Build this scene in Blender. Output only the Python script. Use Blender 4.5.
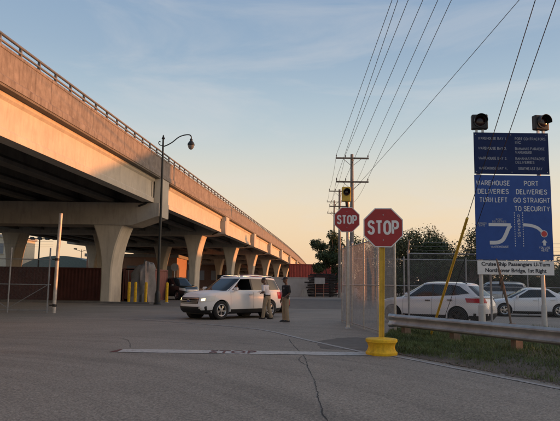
import bpy, math, random
from mathutils import Vector, Matrix
R = math.radians
S = bpy.context.scene
for o in list(bpy.data.objects): bpy.data.objects.remove(o)
COL = S.collection

# ------------------------------------------------------------------ camera
cd = bpy.data.cameras.new('camera'); cam = bpy.data.objects.new('camera', cd); COL.objects.link(cam)
cd.sensor_width = 36; cd.lens = 36*600/560; cd.clip_end = 6000; cd.clip_start = .05
cam.matrix_world = Matrix.Translation((0, 0, 1.5)) @ Matrix.Rotation(math.pi/2+math.atan(73.5/600), 4, 'X') @ Matrix.Rotation(R(.8), 4, 'Z')
S.camera = cam
S.view_settings.view_transform = 'Standard'; S.view_settings.look = 'None'
S.view_settings.gamma = 1; S.view_settings.use_curve_mapping = False
S.view_settings.exposure = 0.6
# ------------------------------------------------------------------ sky and sun
SUN_EL, SUN_AZ = 4.0, 1.0          # azimuth counted from +X towards +Y
W = bpy.data.worlds.new('World'); S.world = W; W.use_nodes = True
nt = W.node_tree; nt.nodes.clear()
sky = nt.nodes.new('ShaderNodeTexSky'); sky.sky_type = 'NISHITA'; sky.sun_disc = False
sky.sun_elevation = R(SUN_EL); sky.sun_rotation = R(90-SUN_AZ)
sky.air_density = 1.0; sky.dust_density = 1.0; sky.ozone_density = 1.5
# evening air: the clear sky plus the pastel dusk glow that rises from the horizon all the way round, and thin cirrus
tc = nt.nodes.new('ShaderNodeTexCoord'); sx = nt.nodes.new('ShaderNodeSeparateXYZ'); nt.links.new(tc.outputs['Generated'], sx.inputs[0])
ramp = nt.nodes.new('ShaderNodeValToRGB'); cr = ramp.color_ramp; cr.interpolation = 'B_SPLINE'
SKYC = [(0.0, (.84, .54, .34)), (.06, (.86, .60, .38)), (.14, (.84, .69, .50)), (.24, (.51, .61, .65)), (.36, (.305, .41, .54)), (.55, (.19, .30, .48)), (1, (.19, .27, .40))]
while len(cr.elements) < len(SKYC): cr.elements.new(.5)
for e, (p, c) in zip(cr.elements, SKYC): e.position = p; e.color = (*c, 1)
nt.links.new(sx.outputs[2], ramp.inputs[0])
mp = nt.nodes.new('ShaderNodeMapping'); mp.inputs['Scale'].default_value = (1.6, 1.6, 7); mp.inputs['Rotation'].default_value = (.25, .12, .5)
nt.links.new(tc.outputs['Generated'], mp.inputs[0])
cn = nt.nodes.new('ShaderNodeTexNoise'); cn.inputs['Scale'].default_value = 1.7; cn.inputs['Detail'].default_value = 9; cn.inputs['Roughness'].default_value = .58; cn.inputs['Distortion'].default_value = .6
nt.links.new(mp.outputs[0], cn.inputs['Vector'])
cm = nt.nodes.new('ShaderNodeMapRange'); cm.inputs[1].default_value = .5; cm.inputs[2].default_value = .8; cm.inputs[4].default_value = .5
nt.links.new(cn.outputs[0], cm.inputs[0])
cl = nt.nodes.new('ShaderNodeMix'); cl.data_type = 'RGBA'; nt.links.new(cm.outputs[0], cl.inputs[0]); nt.links.new(ramp.outputs[0], cl.inputs[6]); cl.inputs[7].default_value = (.72, .68, .66, 1)
gain = nt.nodes.new('ShaderNodeVectorMath'); gain.operation = 'SCALE'; gain.inputs['Scale'].default_value = 5.2
# broad sunset glow centred on the low sun
SUNV = (math.cos(R(SUN_EL))*math.cos(R(SUN_AZ)), math.cos(R(SUN_EL))*math.sin(R(SUN_AZ)), math.sin(R(SUN_EL)))
dt = nt.nodes.new('ShaderNodeVectorMath'); dt.operation = 'DOT_PRODUCT'; nt.links.new(tc.outputs['Generated'], dt.inputs[0]); dt.inputs[1].default_value = SUNV
mx0 = nt.nodes.new('ShaderNodeMath'); mx0.operation = 'MAXIMUM'; mx0.inputs[1].default_value = 0; nt.links.new(dt.outputs['Value'], mx0.inputs[0])
pw_ = nt.nodes.new('ShaderNodeMath'); pw_.operation = 'POWER'; pw_.inputs[1].default_value = 9; nt.links.new(mx0.outputs[0], pw_.inputs[0])
gl = nt.nodes.new('ShaderNodeVectorMath'); gl.operation = 'SCALE'; gl.inputs[0].default_value = (4.4, 2.75, 1.5); nt.links.new(pw_.outputs[0], gl.inputs['Scale'])
ad = nt.nodes.new('ShaderNodeVectorMath'); ad.operation = 'ADD'; nt.links.new(cl.outputs[2], ad.inputs[0]); nt.links.new(gl.outputs[0], ad.inputs[1]); nt.links.new(ad.outputs[0], gain.inputs[0])
mixs = nt.nodes.new('ShaderNodeMix'); mixs.data_type = 'RGBA'; mixs.inputs[0].default_value = .8
nt.links.new(sky.outputs[0], mixs.inputs[6]); nt.links.new(gain.outputs[0], mixs.inputs[7])
bg = nt.nodes.new('ShaderNodeBackground'); bg.inputs[1].default_value = .15
wo = nt.nodes.new('ShaderNodeOutputWorld')
nt.links.new(mixs.outputs[2], bg.inputs[0]); nt.links.new(bg.outputs[0], wo.inputs[0])
sd = bpy.data.lights.new('sun', 'SUN'); sun = bpy.data.objects.new('sun', sd); COL.objects.link(sun)
sd.energy = 3.3; sd.angle = R(.6); sd.color = (1, .33, .09)
sv = Vector((math.cos(R(SUN_EL))*math.cos(R(SUN_AZ)), math.cos(R(SUN_EL))*math.sin(R(SUN_AZ)), math.sin(R(SUN_EL))))
sun.rotation_euler = sv.to_track_quat('Z', 'Y').to_euler()

# ------------------------------------------------------------------ materials
MATS = {}
def mat(name, col, rough=.6, metal=0, var=.15, scale=3, bump=0, bscale=40, streak=0, streak_col=(.05, .035, .025), coat=0, spec=.5, emit=None, estr=0):
    if name in MATS: return MATS[name]
    m = bpy.data.materials.new(name); m.use_nodes = True; MATS[name] = m
    n = m.node_tree.nodes; l = m.node_tree.links; b = n['Principled BSDF']
    b.inputs['Roughness'].default_value = rough; b.inputs['Metallic'].default_value = metal
    b.inputs['Specular IOR Level'].default_value = spec
    if coat: b.inputs['Coat Weight'].default_value = coat; b.inputs['Coat Roughness'].default_value = .06
    geo = n.new('ShaderNodeNewGeometry')
    no = n.new('ShaderNodeTexNoise'); no.inputs['Scale'].default_value = scale; no.inputs['Detail'].default_value = 6; no.inputs['Roughness'].default_value = .65
    l.new(geo.outputs['Position'], no.inputs['Vector'])
    mx = n.new('ShaderNodeMix'); mx.data_type = 'RGBA'
    mr = n.new('ShaderNodeMapRange'); mr.inputs[1].default_value = .3; mr.inputs[2].default_value = .7
    l.new(no.outputs[0], mr.inputs[0]); l.new(mr.outputs[0], mx.inputs[0])
    mx.inputs[6].default_value = (*[c*(1-var) for c in col], 1); mx.inputs[7].default_value = (*[min(1, c*(1+var)) for c in col], 1)
    out = mx.outputs[2]
    if streak:
        mp = n.new('ShaderNodeMapping'); mp.inputs['Scale'].default_value = (2.6, 2.6, .35)
        l.new(geo.outputs['Position'], mp.inputs[0])
        n2 = n.new('ShaderNodeTexNoise'); n2.inputs['Scale'].default_value = 1.6; n2.inputs['Detail'].default_value = 7; n2.inputs['Roughness'].default_value = .7
        l.new(mp.outputs[0], n2.inputs['Vector'])
        r2 = n.new('ShaderNodeMapRange'); r2.inputs[1].default_value = .48; r2.inputs[2].default_value = .72; r2.inputs[4].default_value = streak
        l.new(n2.outputs[0], r2.inputs[0])
        m2 = n.new('ShaderNodeMix'); m2.data_type = 'RGBA'; l.new(r2.outputs[0], m2.inputs[0]); l.new(out, m2.inputs[6]); m2.inputs[7].default_value = (*streak_col, 1)
        out = m2.outputs[2]
    l.new(out, b.inputs['Base Color'])
    if bump:
        n3 = n.new('ShaderNodeTexNoise'); n3.inputs['Scale'].default_value = bscale; n3.inputs['Detail'].default_value = 5
        l.new(geo.outputs['Position'], n3.inputs['Vector'])
        bp = n.new('ShaderNodeBump'); bp.inputs['Strength'].default_value = bump; bp.inputs['Distance'].default_value = .02
        l.new(n3.outputs[0], bp.inputs['Height']); l.new(bp.outputs[0], b.inputs['Normal'])
    if emit:
        b.inputs['Emission Color'].default_value = (*emit, 1); b.inputs['Emission Strength'].default_value = estr
    return m
def asphalt():
    m = mat('asphalt', (.225, .197, .162), .82, var=.12, scale=.35)
    n = m.node_tree.nodes; l = m.node_tree.links; b = n['Principled BSDF']
    base = b.inputs['Base Color'].links[0].from_socket
    geo = n.new('ShaderNodeNewGeometry')
    # fine aggregate
    a = n.new('ShaderNodeTexNoise'); a.inputs['Scale'].default_value = 26; a.inputs['Detail'].default_value = 8; a.inputs['Roughness'].default_value = .8
    l.new(geo.outputs['Position'], a.inputs['Vector'])
    ar = n.new('ShaderNodeMapRange'); ar.inputs[1].default_value = .32; ar.inputs[2].default_value = .68; ar.inputs[3].default_value = .5; ar.inputs[4].default_value = 1.52
    l.new(a.outputs[0], ar.inputs[0])
    m1 = n.new('ShaderNodeMix'); m1.data_type = 'RGBA'; m1.blend_type = 'MULTIPLY'; m1.inputs[0].default_value = 1
    vo = n.new('ShaderNodeTexVoronoi'); vo.inputs['Scale'].default_value = 55; l.new(geo.outputs['Position'], vo.inputs['Vector'])
    vs_ = n.new('ShaderNodeSeparateColor'); l.new(vo.outputs['Color'], vs_.inputs[0])
    vr = n.new('ShaderNodeMapRange'); vr.inputs[3].default_value = .66; vr.inputs[4].default_value = 1.34; l.new(vs_.outputs[0], vr.inputs[0])
    am = n.new('ShaderNodeMath'); am.operation = 'MULTIPLY'; l.new(ar.outputs[0], am.inputs[0]); l.new(vr.outputs[0], am.inputs[1]); ar = am
    cb = n.new('ShaderNodeCombineColor'); [l.new(ar.outputs[0], cb.inputs[i]) for i in range(3)]
    l.new(base, m1.inputs[6]); l.new(cb.outputs[0], m1.inputs[7])
    # long stretched wear / tyre scuffs that curve to the left
    mp = n.new('ShaderNodeMapping'); mp.vector_type = 'TEXTURE'; mp.inputs['Location'].default_value = (-9, 3, 0)
    l.new(geo.outputs['Position'], mp.inputs[0])
    ln = n.new('ShaderNodeVectorMath'); ln.operation = 'LENGTH'; l.new(mp.outputs[0], ln.inputs[0])
    rn = n.new('ShaderNodeTexNoise'); rn.noise_dimensions = '1D'; rn.inputs['Scale'].default_value = 1.3; rn.inputs['Detail'].default_value = 5; rn.inputs['Roughness'].default_value = .7
    l.new(ln.outputs['Value'], rn.inputs['W'])
    big = n.new('ShaderNodeTexNoise'); big.inputs['Scale'].default_value = .22; big.inputs['Detail'].default_value = 4
    l.new(geo.outputs['Position'], big.inputs['Vector'])
    ml = n.new('ShaderNodeMath'); ml.operation = 'MULTIPLY'; l.new(rn.outputs[0], ml.inputs[0]); l.new(big.outputs[0], ml.inputs[1])
    rr = n.new('ShaderNodeMapRange'); rr.inputs[1].default_value = .2; rr.inputs[2].default_value = .36; rr.inputs[3].default_value = 1.06; rr.inputs[4].default_value = .84
    l.new(ml.outputs[0], rr.inputs[0])
    cb2 = n.new('ShaderNodeCombineColor'); [l.new(rr.outputs[0], cb2.inputs[i]) for i in range(3)]
    m2 = n.new('ShaderNodeMix'); m2.data_type = 'RGBA'; m2.blend_type = 'MULTIPLY'; m2.inputs[0].default_value = 1
    l.new(m1.outputs[2], m2.inputs[6]); l.new(cb2.outputs[0], m2.inputs[7]); l.new(m2.outputs[2], b.inputs['Base Color'])
    bp = n.new('ShaderNodeBump'); bp.inputs['Strength'].default_value = .5; bp.inputs['Distance'].default_value = .012
    l.new(a.outputs[0], bp.inputs['Height']); l.new(bp.outputs[0], b.inputs['Normal'])
    return m
def road_paint(name, col, wear=.5):
    if name in MATS: return MATS[name]
    m = mat(name, col, .7, var=.12, scale=5)
    n = m.node_tree.nodes; l = m.node_tree.links; b = n['Principled BSDF']
    base = b.inputs['Base Color'].links[0].from_socket
    geo = n.new('ShaderNodeNewGeometry')
    a = n.new('ShaderNodeTexNoise'); a.inputs['Scale'].default_value = 9; a.inputs['Detail'].default_value = 8; a.inputs['Roughness'].default_value = .75
    l.new(geo.outputs['Position'], a.inputs['Vector'])
    r = n.new('ShaderNodeMapRange'); r.inputs[1].default_value = wear; r.inputs[2].default_value = wear+.12; l.new(a.outputs[0], r.inputs[0])
    mx = n.new('ShaderNodeMix'); mx.data_type = 'RGBA'; l.new(r.outputs[0], mx.inputs[0]); l.new(base, mx.inputs[6]); mx.inputs[7].default_value = (.12, .11, .1, 1)
    l.new(mx.outputs[2], b.inputs['Base Color'])
    return m
def glass(name, col=(.015, .018, .02)):
    if name in MATS: return MATS[name]
    m = mat(name, col, .04, var=.05); return m
M_undershade = mat('concrete_shade_dark', (.15, .135, .115), .9, var=.2, scale=.8, streak=.4, streak_col=(.06, .05, .04))  # concrete darkened in its colour to imitate the shade under the deck
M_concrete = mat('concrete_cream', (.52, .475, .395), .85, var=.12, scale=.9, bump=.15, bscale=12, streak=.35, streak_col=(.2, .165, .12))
M_conc_grey = mat('concrete_grey', (.40, .37, .32), .88, var=.14, scale=.8, bump=.15, bscale=12, streak=.45, streak_col=(.17, .145, .115))
M_parapet = mat('concrete_stained', (.225, .20, .18), .9, var=.26, scale=2.6, bump=.3, bscale=10, streak=.85, streak_col=(.08, .062, .052))
M_galv = mat('galvanised_steel', (.42, .43, .43), .42, .75, var=.18, scale=9)
M_dullgalv = mat('weathered_galvanised', (.30, .305, .31), .6, .3, var=.2, scale=6)
M_rail = mat('rail_aluminium', (.2, .195, .19), .6, .3, var=.15)
M_yellow = mat('yellow_paint', (.74, .45, .025), .65, spec=.25, var=.25, scale=9, bump=.25, bscale=18, streak=.45, streak_col=(.2, .1, .03))
M_yellow2 = mat('yellow_worn_paint', (.66, .43, .05), .55, var=.2, scale=6, streak=.3, streak_col=(.25, .12, .03))
M_red = mat('sign_red', (.34, .018, .022), .45, var=.1, scale=6)
M_white = mat('sign_white', (.75, .75, .73), .5, var=.06)
M_blue = mat('sign_blue', (.026, .078, .29), .55, spec=.3, var=.1, scale=4)
M_navy = mat('sign_navy', (.008, .022, .085), .6, spec=.2, var=.12, scale=4)
M_black = mat('black_plastic', (.012, .012, .013), .5, var=.2)
M_blackmetal = mat('black_metal', (.02, .021, .022), .45, .2, var=.2)
M_rubber = mat('tyre_rubber', (.018, .018, .018), .85, var=.2, scale=20)
M_carwhite = mat('car_white_paint', (.74, .73, .71), .5, var=.02, coat=.25, spec=.35)
M_carwhite.node_tree.nodes['Principled BSDF'].inputs['Coat Roughness'].default_value = .18
M_carwhite2 = mat('car_white_paint_cool', (.70, .71, .72), .3, var=.02, coat=.8)
M_silver = mat('car_silver_paint', (.42, .43, .44), .3, .3, var=.03, coat=.8)
M_chrome = mat('chrome', (.6, .6, .6), .15, 1, var=.05)
M_alloy = mat('alloy', (.48, .47, .46), .32, .85, var=.08)
M_glass = glass('tinted_glass')
M_lens = mat('lamp_lens_clear', (.7, .68, .62), .12, var=.1)
M_headlit = mat('headlamp_lit', (.9, .8, .6), .2, emit=(1, .72, .36), estr=1.7)
M_tail = mat('tail_lamp_red', (.42, .012, .016), .18, var=.1)
M_wood = mat('weathered_wood', (.17, .13, .10), .85, var=.3, scale=5, streak=.5, streak_col=(.06, .045, .035))
M_bark = mat('bark', (.09, .07, .055), .9, var=.3, scale=6, bump=.4)
M_leaf = mat('foliage', (.042, .066, .022), .65, var=.5, scale=1.3)
M_leaf2 = mat('foliage_warm', (.062, .070, .026), .65, var=.5, scale=1.3)
M_grass = mat('grass_blades', (.09, .12, .036), .7, var=.55, scale=2.2)
M_soil = mat('soil', (.10, .078, .058), .95, var=.4, scale=3, bump=.5, bscale=14)
M_skin = mat('skin_dark', (.13, .068, .044), .55, var=.08)
M_skin2 = mat('skin_brown', (.17, .09, .06), .55, var=.08)
M_khaki = mat('khaki_cloth', (.30, .235, .155), .9, var=.14, scale=9)
M_whitecloth = mat('white_cloth', (.62, .60, .60), .9, var=.08, scale=9)
M_blackcloth = mat('black_cloth', (.012, .012, .014), .9, var=.2, scale=9)

# ------------------------------------------------------------------ mesh helpers
def sm(me, ang=None):
    for p in me.polygons: p.use_smooth = True
    if ang is not None: me.set_sharp_from_angle(angle=R(ang))
class MB:
    def __init__(s): s.v = []; s.f = []
    def add(s, vs, fs):
        o = len(s.v); s.v += [tuple(v) for v in vs]; s.f += [tuple(i+o for i in f) for f in fs]; return s
    def box(s, c, d, rz=0, mtx=None):
        x, y, z = (k/2 for k in d); cs, sn = math.cos(rz), math.sin(rz)
        vs = [(-x, -y, -z), (x, -y, -z), (x, y, -z), (-x, y, -z), (-x, -y, z), (x, -y, z), (x, y, z), (-x, y, z)]
        if mtx: vs = [tuple(mtx @ Vector(v)) for v in vs]
        vs = [(c[0]+a*cs-b*sn, c[1]+a*sn+b*cs, c[2]+e) for a, b, e in vs]
        return s.add(vs, [(0, 3, 2, 1), (4, 5, 6, 7), (0, 1, 5, 4), (1, 2, 6, 5), (2, 3, 7, 6), (3, 0, 4, 7)])
    def tube(s, pts, rad, n=8, cap=True):
        pts = [Vector(p) for p in pts]; m = len(pts)
        if not hasattr(rad, '__len__'): rad = [rad]*m
        vs = []; up = None
        for i, p in enumerate(pts):
            t = (pts[min(i+1, m-1)]-pts[max(i-1, 0)]).normalized()
            if up is None: up = Vector((0, 0, 1)) if abs(t.z) < .9 else Vector((1, 0, 0))
            a = t.cross(up).normalized(); b = a.cross(t).normalized(); up = b
            r = rad[i]; rx, ry = r if hasattr(r, '__len__') else (r, r)
            for k in range(n):
                th = 2*math.pi*k/n; vs.append(p+a*math.cos(th)*rx+b*math.sin(th)*ry)
        fs = [(i*n+k, i*n+(k+1) % n, (i+1)*n+(k+1) % n, (i+1)*n+k) for i in range(m-1) for k in range(n)]
        if cap: fs += [tuple(reversed(range(n))), tuple(range((m-1)*n, m*n))]
        return s.add(vs, fs)
    def rings(s, rs, cap=True):
        n = len(rs[0]); m = len(rs)
        fs = [(i*n+k, i*n+(k+1) % n, (i+1)*n+(k+1) % n, (i+1)*n+k) for i in range(m-1) for k in range(n)]
        if cap: fs += [tuple(reversed(range(n))), tuple(range((m-1)*n, m*n))]
        return s.add([p for r in rs for p in r], fs)
    def ell(s, lst, n=14):          # list of (cx,cy,cz,rx,ry) stacked upward
        return s.rings([[(x+rx*math.cos(2*math.pi*k/n), y+ry*math.sin(2*math.pi*k/n), z) for k in range(n)] for x, y, z, rx, ry in lst])
    def prism(s, poly, h0, h1, ax='z'):   # polygon extruded; ax z:(x,y) x:(y,z) y:(x,z)
        n = len(poly)
        def P(a, b, h): return (a, b, h) if ax == 'z' else ((h, a, b) if ax == 'x' else (a, h, b))
        vs = [P(a, b, h0) for a, b in poly]+[P(a, b, h1) for a, b in poly]
        return s.add(vs, [tuple(range(n))[::-1], tuple(range(n, 2*n))]+[(i, (i+1) % n, n+(i+1) % n, n+i) for i in range(n)])
    def lathe(s, prof, n=24, c=(0, 0, 0), ax='z', cap=True):
        def P(r, h, th):
            a, b = r*math.cos(th), r*math.sin(th)
            return (c[0]+a, c[1]+b, c[2]+h) if ax == 'z' else ((c[0]+a, c[1]+h, c[2]+b) if ax == 'y' else (c[0]+h, c[1]+a, c[2]+b))
        return s.rings([[P(r, h, 2*math.pi*k/n) for k in range(n)] for r, h in prof], cap)
    def grid(s, g, two=False):
        r, c = len(g), len(g[0])
        return s.add([p for q in g for p in q], [(i*c+j, i*c+j+1, (i+1)*c+j+1, (i+1)*c+j) for i in range(r-1) for j in range(c-1)])
    def mesh(s, name='mesh', fix=True):
        me = bpy.data.meshes.new(name); me.from_pydata(s.v, [], s.f); me.update()
        if fix:
            import bmesh
            bm = bmesh.new(); bm.from_mesh(me); bmesh.ops.recalc_face_normals(bm, faces=bm.faces); bm.to_mesh(me); bm.free()
        return me
    def obj(s, name, m, parent=None, smooth=None, fix=True):
        me = s.mesh(name, fix)
        if smooth is not None: sm(me, smooth)
        return link(name, me, m, parent)
def link(name, me, m=None, parent=None):
    o = bpy.data.objects.new(name, me); COL.objects.link(o)
    if m and not me.materials: me.materials.append(m)
    if parent: o.parent = parent
    return o
def empty(name, loc=(0, 0, 0), rz=0):
    o = bpy.data.objects.new(name, None); COL.objects.link(o); o.location = loc; o.rotation_euler = (0, 0, rz); o.empty_display_size = .3
    return o
def tag(o, label, cat, group=None):
    o['label'] = label; o['category'] = cat
    if group: o['group'] = group
    return o
def structure(o): o['kind'] = 'structure'; return o
def stuff(o): o['kind'] = 'stuff'; return o
def evaluated(o):
    dg = bpy.context.evaluated_depsgraph_get(); me = bpy.data.meshes.new_from_object(o.evaluated_get(dg)); return me
def bake(o):
    me = evaluated(o); old = o.data; o.modifiers.clear(); o.data = me; return o
def remesh(mb, name, m, parent, vox=.012, smooth_it=2):
    o = mb.obj(name, m, parent); md = o.modifiers.new('r', 'REMESH'); md.mode = 'VOXEL'; md.voxel_size = vox
    sn = o.modifiers.new('s', 'SMOOTH'); sn.iterations = smooth_it; sn.factor = .5
    bake(o); sm(o.data)
    if not o.data.materials: o.data.materials.append(m)
    return o
def text(s, name, m, parent, center, width=None, height=None, thick=.004, bold=.012, align='CENTER', mtx=None, spacing=1.0, squash=True):
    """flat lettering as a mesh in the XZ plane (facing -Y), fitted to width x height"""
    cu = bpy.data.curves.new('t', 'FONT'); cu.body = s; cu.size = 1; cu.align_x = align; cu.offset = bold; cu.space_line = spacing; cu.resolution_u = 3
    cu.extrude = .5
    t = bpy.data.objects.new('t', cu); COL.objects.link(t); me = evaluated(t); bpy.data.objects.remove(t)
    xs = [v.co.x for v in me.vertices]; ys = [v.co.y for v in me.vertices]
    x0, x1, y0, y1 = min(xs), max(xs), min(ys), max(ys)
    sx = width/(x1-x0) if width else None; sy = height/(y1-y0) if height else None
    sx = sx or sy; sy = sy or sx
    for v in me.vertices:
        v.co = Vector(((v.co.x-(x0+x1)/2)*sx+center[0], center[1]-(v.co.z+.5)*thick, (v.co.y-(y0+y1)/2)*sy+center[2]))
    if mtx: me.transform(mtx)
    me.materials.clear()
    o = link(name, me, m, parent); return o
def smoothline(pts, k=8):
    out = []
    for i in range(len(pts)-1):
        p0 = Vector(pts[max(i-1, 0)]); p1 = Vector(pts[i]); p2 = Vector(pts[i+1]); p3 = Vector(pts[min(i+2, len(pts)-1)])
        for j in range(k):
            t = j/k; out.append(.5*((2*p1)+(p2-p0)*t+(2*p0-5*p1+4*p2-p3)*t*t+(3*p1-p0-3*p2+p3)*t**3))
    out.append(Vector(pts[-1])); return out
def arc(cx, cy, rx, ry, a0, a1, n=8): return [(cx+rx*math.cos(R(a0+(a1-a0)*i/n)), cy+ry*math.sin(R(a0+(a1-a0)*i/n))) for i in range(n+1)]
O_ = arc(.35, .7, .35, .3, 0, 180)+arc(.35, .3, .35, .3, 180, 360); O_ = O_+[O_[0]]
GL = {'A': [[(0, 0), (.37, 1), (.74, 0)], [(.14, .34), (.6, .34)]], 'B': [[(0, 0), (0, 1), (.35, 1)]+arc(.38, .76, .24, .24, 90, -90)[1:]+[(0, .52)], [(.36, .52)]+arc(.42, .26, .26, .26, 90, -90)+[(0, 0)]],
 'C': [arc(.36, .68, .36, .32, 20, 180)+arc(.36, .32, .36, .32, 180, 340)], 'D': [[(0, 0), (0, 1), (.28, 1)]+arc(.3, .62, .38, .38, 80, 0)+arc(.3, .38, .38, .38, 0, -80)+[(.28, 0), (0, 0)]],
 'E': [[(.58, 1), (0, 1), (0, 0), (.6, 0)], [(0, .52), (.5, .52)]], 'F': [[(.58, 1), (0, 1), (0, 0)], [(0, .52), (.5, .52)]],
 'G': [arc(.37, .68, .37, .32, 25, 180)+arc(.37, .32, .37, .32, 180, 340)+[(.72, .46), (.42, .46)]], 'H': [[(0, 0), (0, 1)], [(.64, 0), (.64, 1)], [(0, .52), (.64, .52)]], 'I': [[(.06, 0), (.06, 1)]],
 'L': [[(0, 1), (0, 0), (.55, 0)]], 'N': [[(0, 0), (0, 1), (.64, 0), (.64, 1)]], 'O': [O_], 'P': [[(0, 0), (0, 1), (.36, 1)]+arc(.38, .73, .27, .27, 90, -90)[1:]+[(0, .46)]],
 'R': [[(0, 0), (0, 1), (.36, 1)]+arc(.38, .74, .26, .26, 90, -90)[1:]+[(0, .48)], [(.34, .48), (.66, 0)]],
 'S': [[tuple(p)[:2] for p in smoothline([(.63, .80, 0), (.53, .95, 0), (.33, 1, 0), (.12, .94, 0), (.03, .77, 0), (.12, .61, 0), (.33, .53, 0), (.54, .44, 0), (.64, .25, 0), (.54, .06, 0), (.33, 0, 0), (.11, .06, 0), (.0, .22, 0)], 3)]],
 'T': [[(0, 1), (.68, 1)], [(.34, 1), (.34, 0)]], 'U': [[(0, 1), (0, .32)]+arc(.33, .32, .33, .32, 180, 360)+[(.66, 1)]], 'V': [[(0, 1), (.35, 0), (.7, 1)]],
 'W': [[(0, 1), (.23, 0), (.46, .9), (.69, 0), (.92, 1)]], 'Y': [[(0, 1), (.35, .48), (.7, 1)], [(.35, .48), (.35, 0)]], 'M': [[(0, 0), (0, 1), (.38, .3), (.76, 1), (.76, 0)]],
 '1': [[(.05, .8), (.28, 1), (.28, 0)]], '2': [arc(.31, .7, .3, .3, 165, -30)+[(0, 0), (.64, 0)]], '3': [arc(.3, .75, .28, .25, 150, -80)+arc(.3, .26, .32, .26, 80, -150)], '4': [[(.5, 0), (.5, 1), (0, .3), (.68, .3)]], ',': [[(.08, .05), (.02, -.14)]]}
def stroke_text(s_, name, m, parent, center, width, height, sw=.17, thick=.004, mtx=None):
    """capitals drawn with constant-width strokes in the XZ plane, fitted to width x height"""
    x = 0; strokes = []
    for ch in s_:
        if ch == ' ': x += .5; continue
        g = GL[ch]; strokes += [[(px+x, py) for px, py in st_] for st_ in g]; x += max(p[0] for st_ in g for p in st_)+.17+sw
    tot = x-.17-sw; k = height/(1+sw); sxx = (width-sw*k)/tot; mb = MB()
    for si, st_ in enumerate(strokes):
        pts = [Vector((p[0]*sxx, p[1]*k)) for p in st_]; closed = (pts[0]-pts[-1]).length < 1e-5; rings = []; n = len(pts); dy = -thick-.0003*(si % 3)
        for i, p in enumerate(pts):
            a_ = (p-pts[i-1]) if i else ((pts[0]-pts[-2]) if closed else None); b_ = (pts[i+1]-p) if i < n-1 else ((pts[1]-pts[0]) if closed else None)
            ta = (a_ or b_).normalized(); tb = (b_ or a_).normalized(); t_ = (ta+tb)
            t_ = t_.normalized() if t_.length > 1e-4 else ta
            w_ = sw*k/2/max(.7, t_.dot(ta)); nn = Vector((-t_.y, t_.x))*w_
            rings.append([(p.x+nn.x, dy, p.y+nn.y), (p.x-nn.x, dy, p.y-nn.y), (p.x-nn.x, 0, p.y-nn.y), (p.x+nn.x, 0, p.y+nn.y)])
        mb.rings(rings, cap=not closed)
    off = Vector((center[0]-tot*sxx/2, center[1], center[2]-k/2))
    if mtx: mb.v = [tuple(mtx @ (Vector(v)+off)) for v in mb.v]
    else: mb.v = [tuple(Vector(v)+off) for v in mb.v]
    return mb.obj(name, m, parent)
def copy_tree(o, parent=None):
    c = o.copy(); COL.objects.link(c); c.parent = parent
    for ch in [k for k in o.children]: copy_tree(ch, c)
    return c
rnd = random.Random(7)

# ================================================================== SETTING
# ground: one sheet to the horizon
g = MB().add([(-2500, -400, 0), (2500, -400, 0), (2500, 4000, 0), (-2500, 4000, 0)], [(0, 1, 2, 3)]).obj('ground', asphalt(), fix=False); structure(g)
def strip(name, pts, w, z, m, closed=False, jitter=0, parent=None):
    pts = [Vector((p[0], p[1], 0)) for p in pts]; L = []; Rr = []
    for i, p in enumerate(pts):
        t = (pts[min(i+1, len(pts)-1)]-pts[max(i-1, 0)]).normalized(); nn = Vector((-t.y, t.x, 0))
        ww = w*(1+rnd.uniform(-jitter, jitter))
        L.append(p+nn*ww/2); Rr.append(p-nn*ww/2)
    mb = MB(); n = len(pts)
    mb.add([(p.x, p.y, z) for p in L]+[(p.x, p.y, z) for p in Rr], [(i, i+1, n+i+1, n+i) for i in range(n-1)])
    o = mb.obj(name, m, parent, fix=False); return o
M_paint = road_paint('road_paint_white', (.44, .42, .39), .535)
M_paint_old = road_paint('road_paint_faded', (.33, .31, .29), .5)
M_paint_red = road_paint('road_paint_red', (.11, .02, .018), .6)
structure(strip('stop_line', [(-3.45+i*.2725, 13.42+.01*math.sin(i)) for i in range(21)], .62, .008, M_paint, jitter=.03))
structure(strip('edge_line', smoothline([(2.1, 13.6), (2.55, 12.95), (3.2, 11.5), (4.22, 9.22), (5.9, 5.4), (7, 2.5)]), .12, .008, M_paint_old, jitter=.06))
structure(strip('lane_line', smoothline([(-6.5, 25.2), (-4.5, 23.7), (-2.39, 22.0), (-.53, 19.95), (.85, 16.4), (1.9, 13.8)]), .13, .008, M_paint_old, jitter=.08))
st = text('STOP', 'stop_line_lettering', M_paint_red, None, (0, 0, 0), 1.02, .5, thick=.001, bold=.01)
st.data.transform(Matrix.Translation((-.98, 13.42, .014)) @ Matrix.Rotation(-math.pi/2, 4, 'X')); structure(st)
rm = MB().add([(-3.62, 13.13, .008), (-3.47, 13.13, .008), (-3.47, 13.7, .008), (-3.52, 13.7, .008)], [(0, 1, 2, 3)]).obj('stop_line_end', M_paint_red, fix=False); structure(rm)
M_tar = mat('crack_tar', (.018, .016, .015), .8, var=.3)
def crack(pts, w):
    q = smoothline(pts, 14); q = [Vector((p.x+rnd.gauss(0, .007), p.y, 0)) for p in q]
    o = strip('pavement_crack', q, w, .004, M_tar, jitter=.7); structure(o)
crack([(.30, 16.8, 0), (.38, 15.2, 0), (.55, 12.76, 0), (.545, 11.2, 0), (.575, 9.6, 0), (.55, 8.4, 0), (.545, 6.9, 0), (.57, 4.2, 0)], .012)
crack([(.50, 12.9, 0), (.42, 12.2, 0), (.55, 11.4, 0)], .012)
crack([(-9, 17.2, 0), (-7.2, 16.6, 0), (-5.6, 16.9, 0), (-4.1, 16.2, 0), (-3.4, 14.1, 0)], .012)
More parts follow.
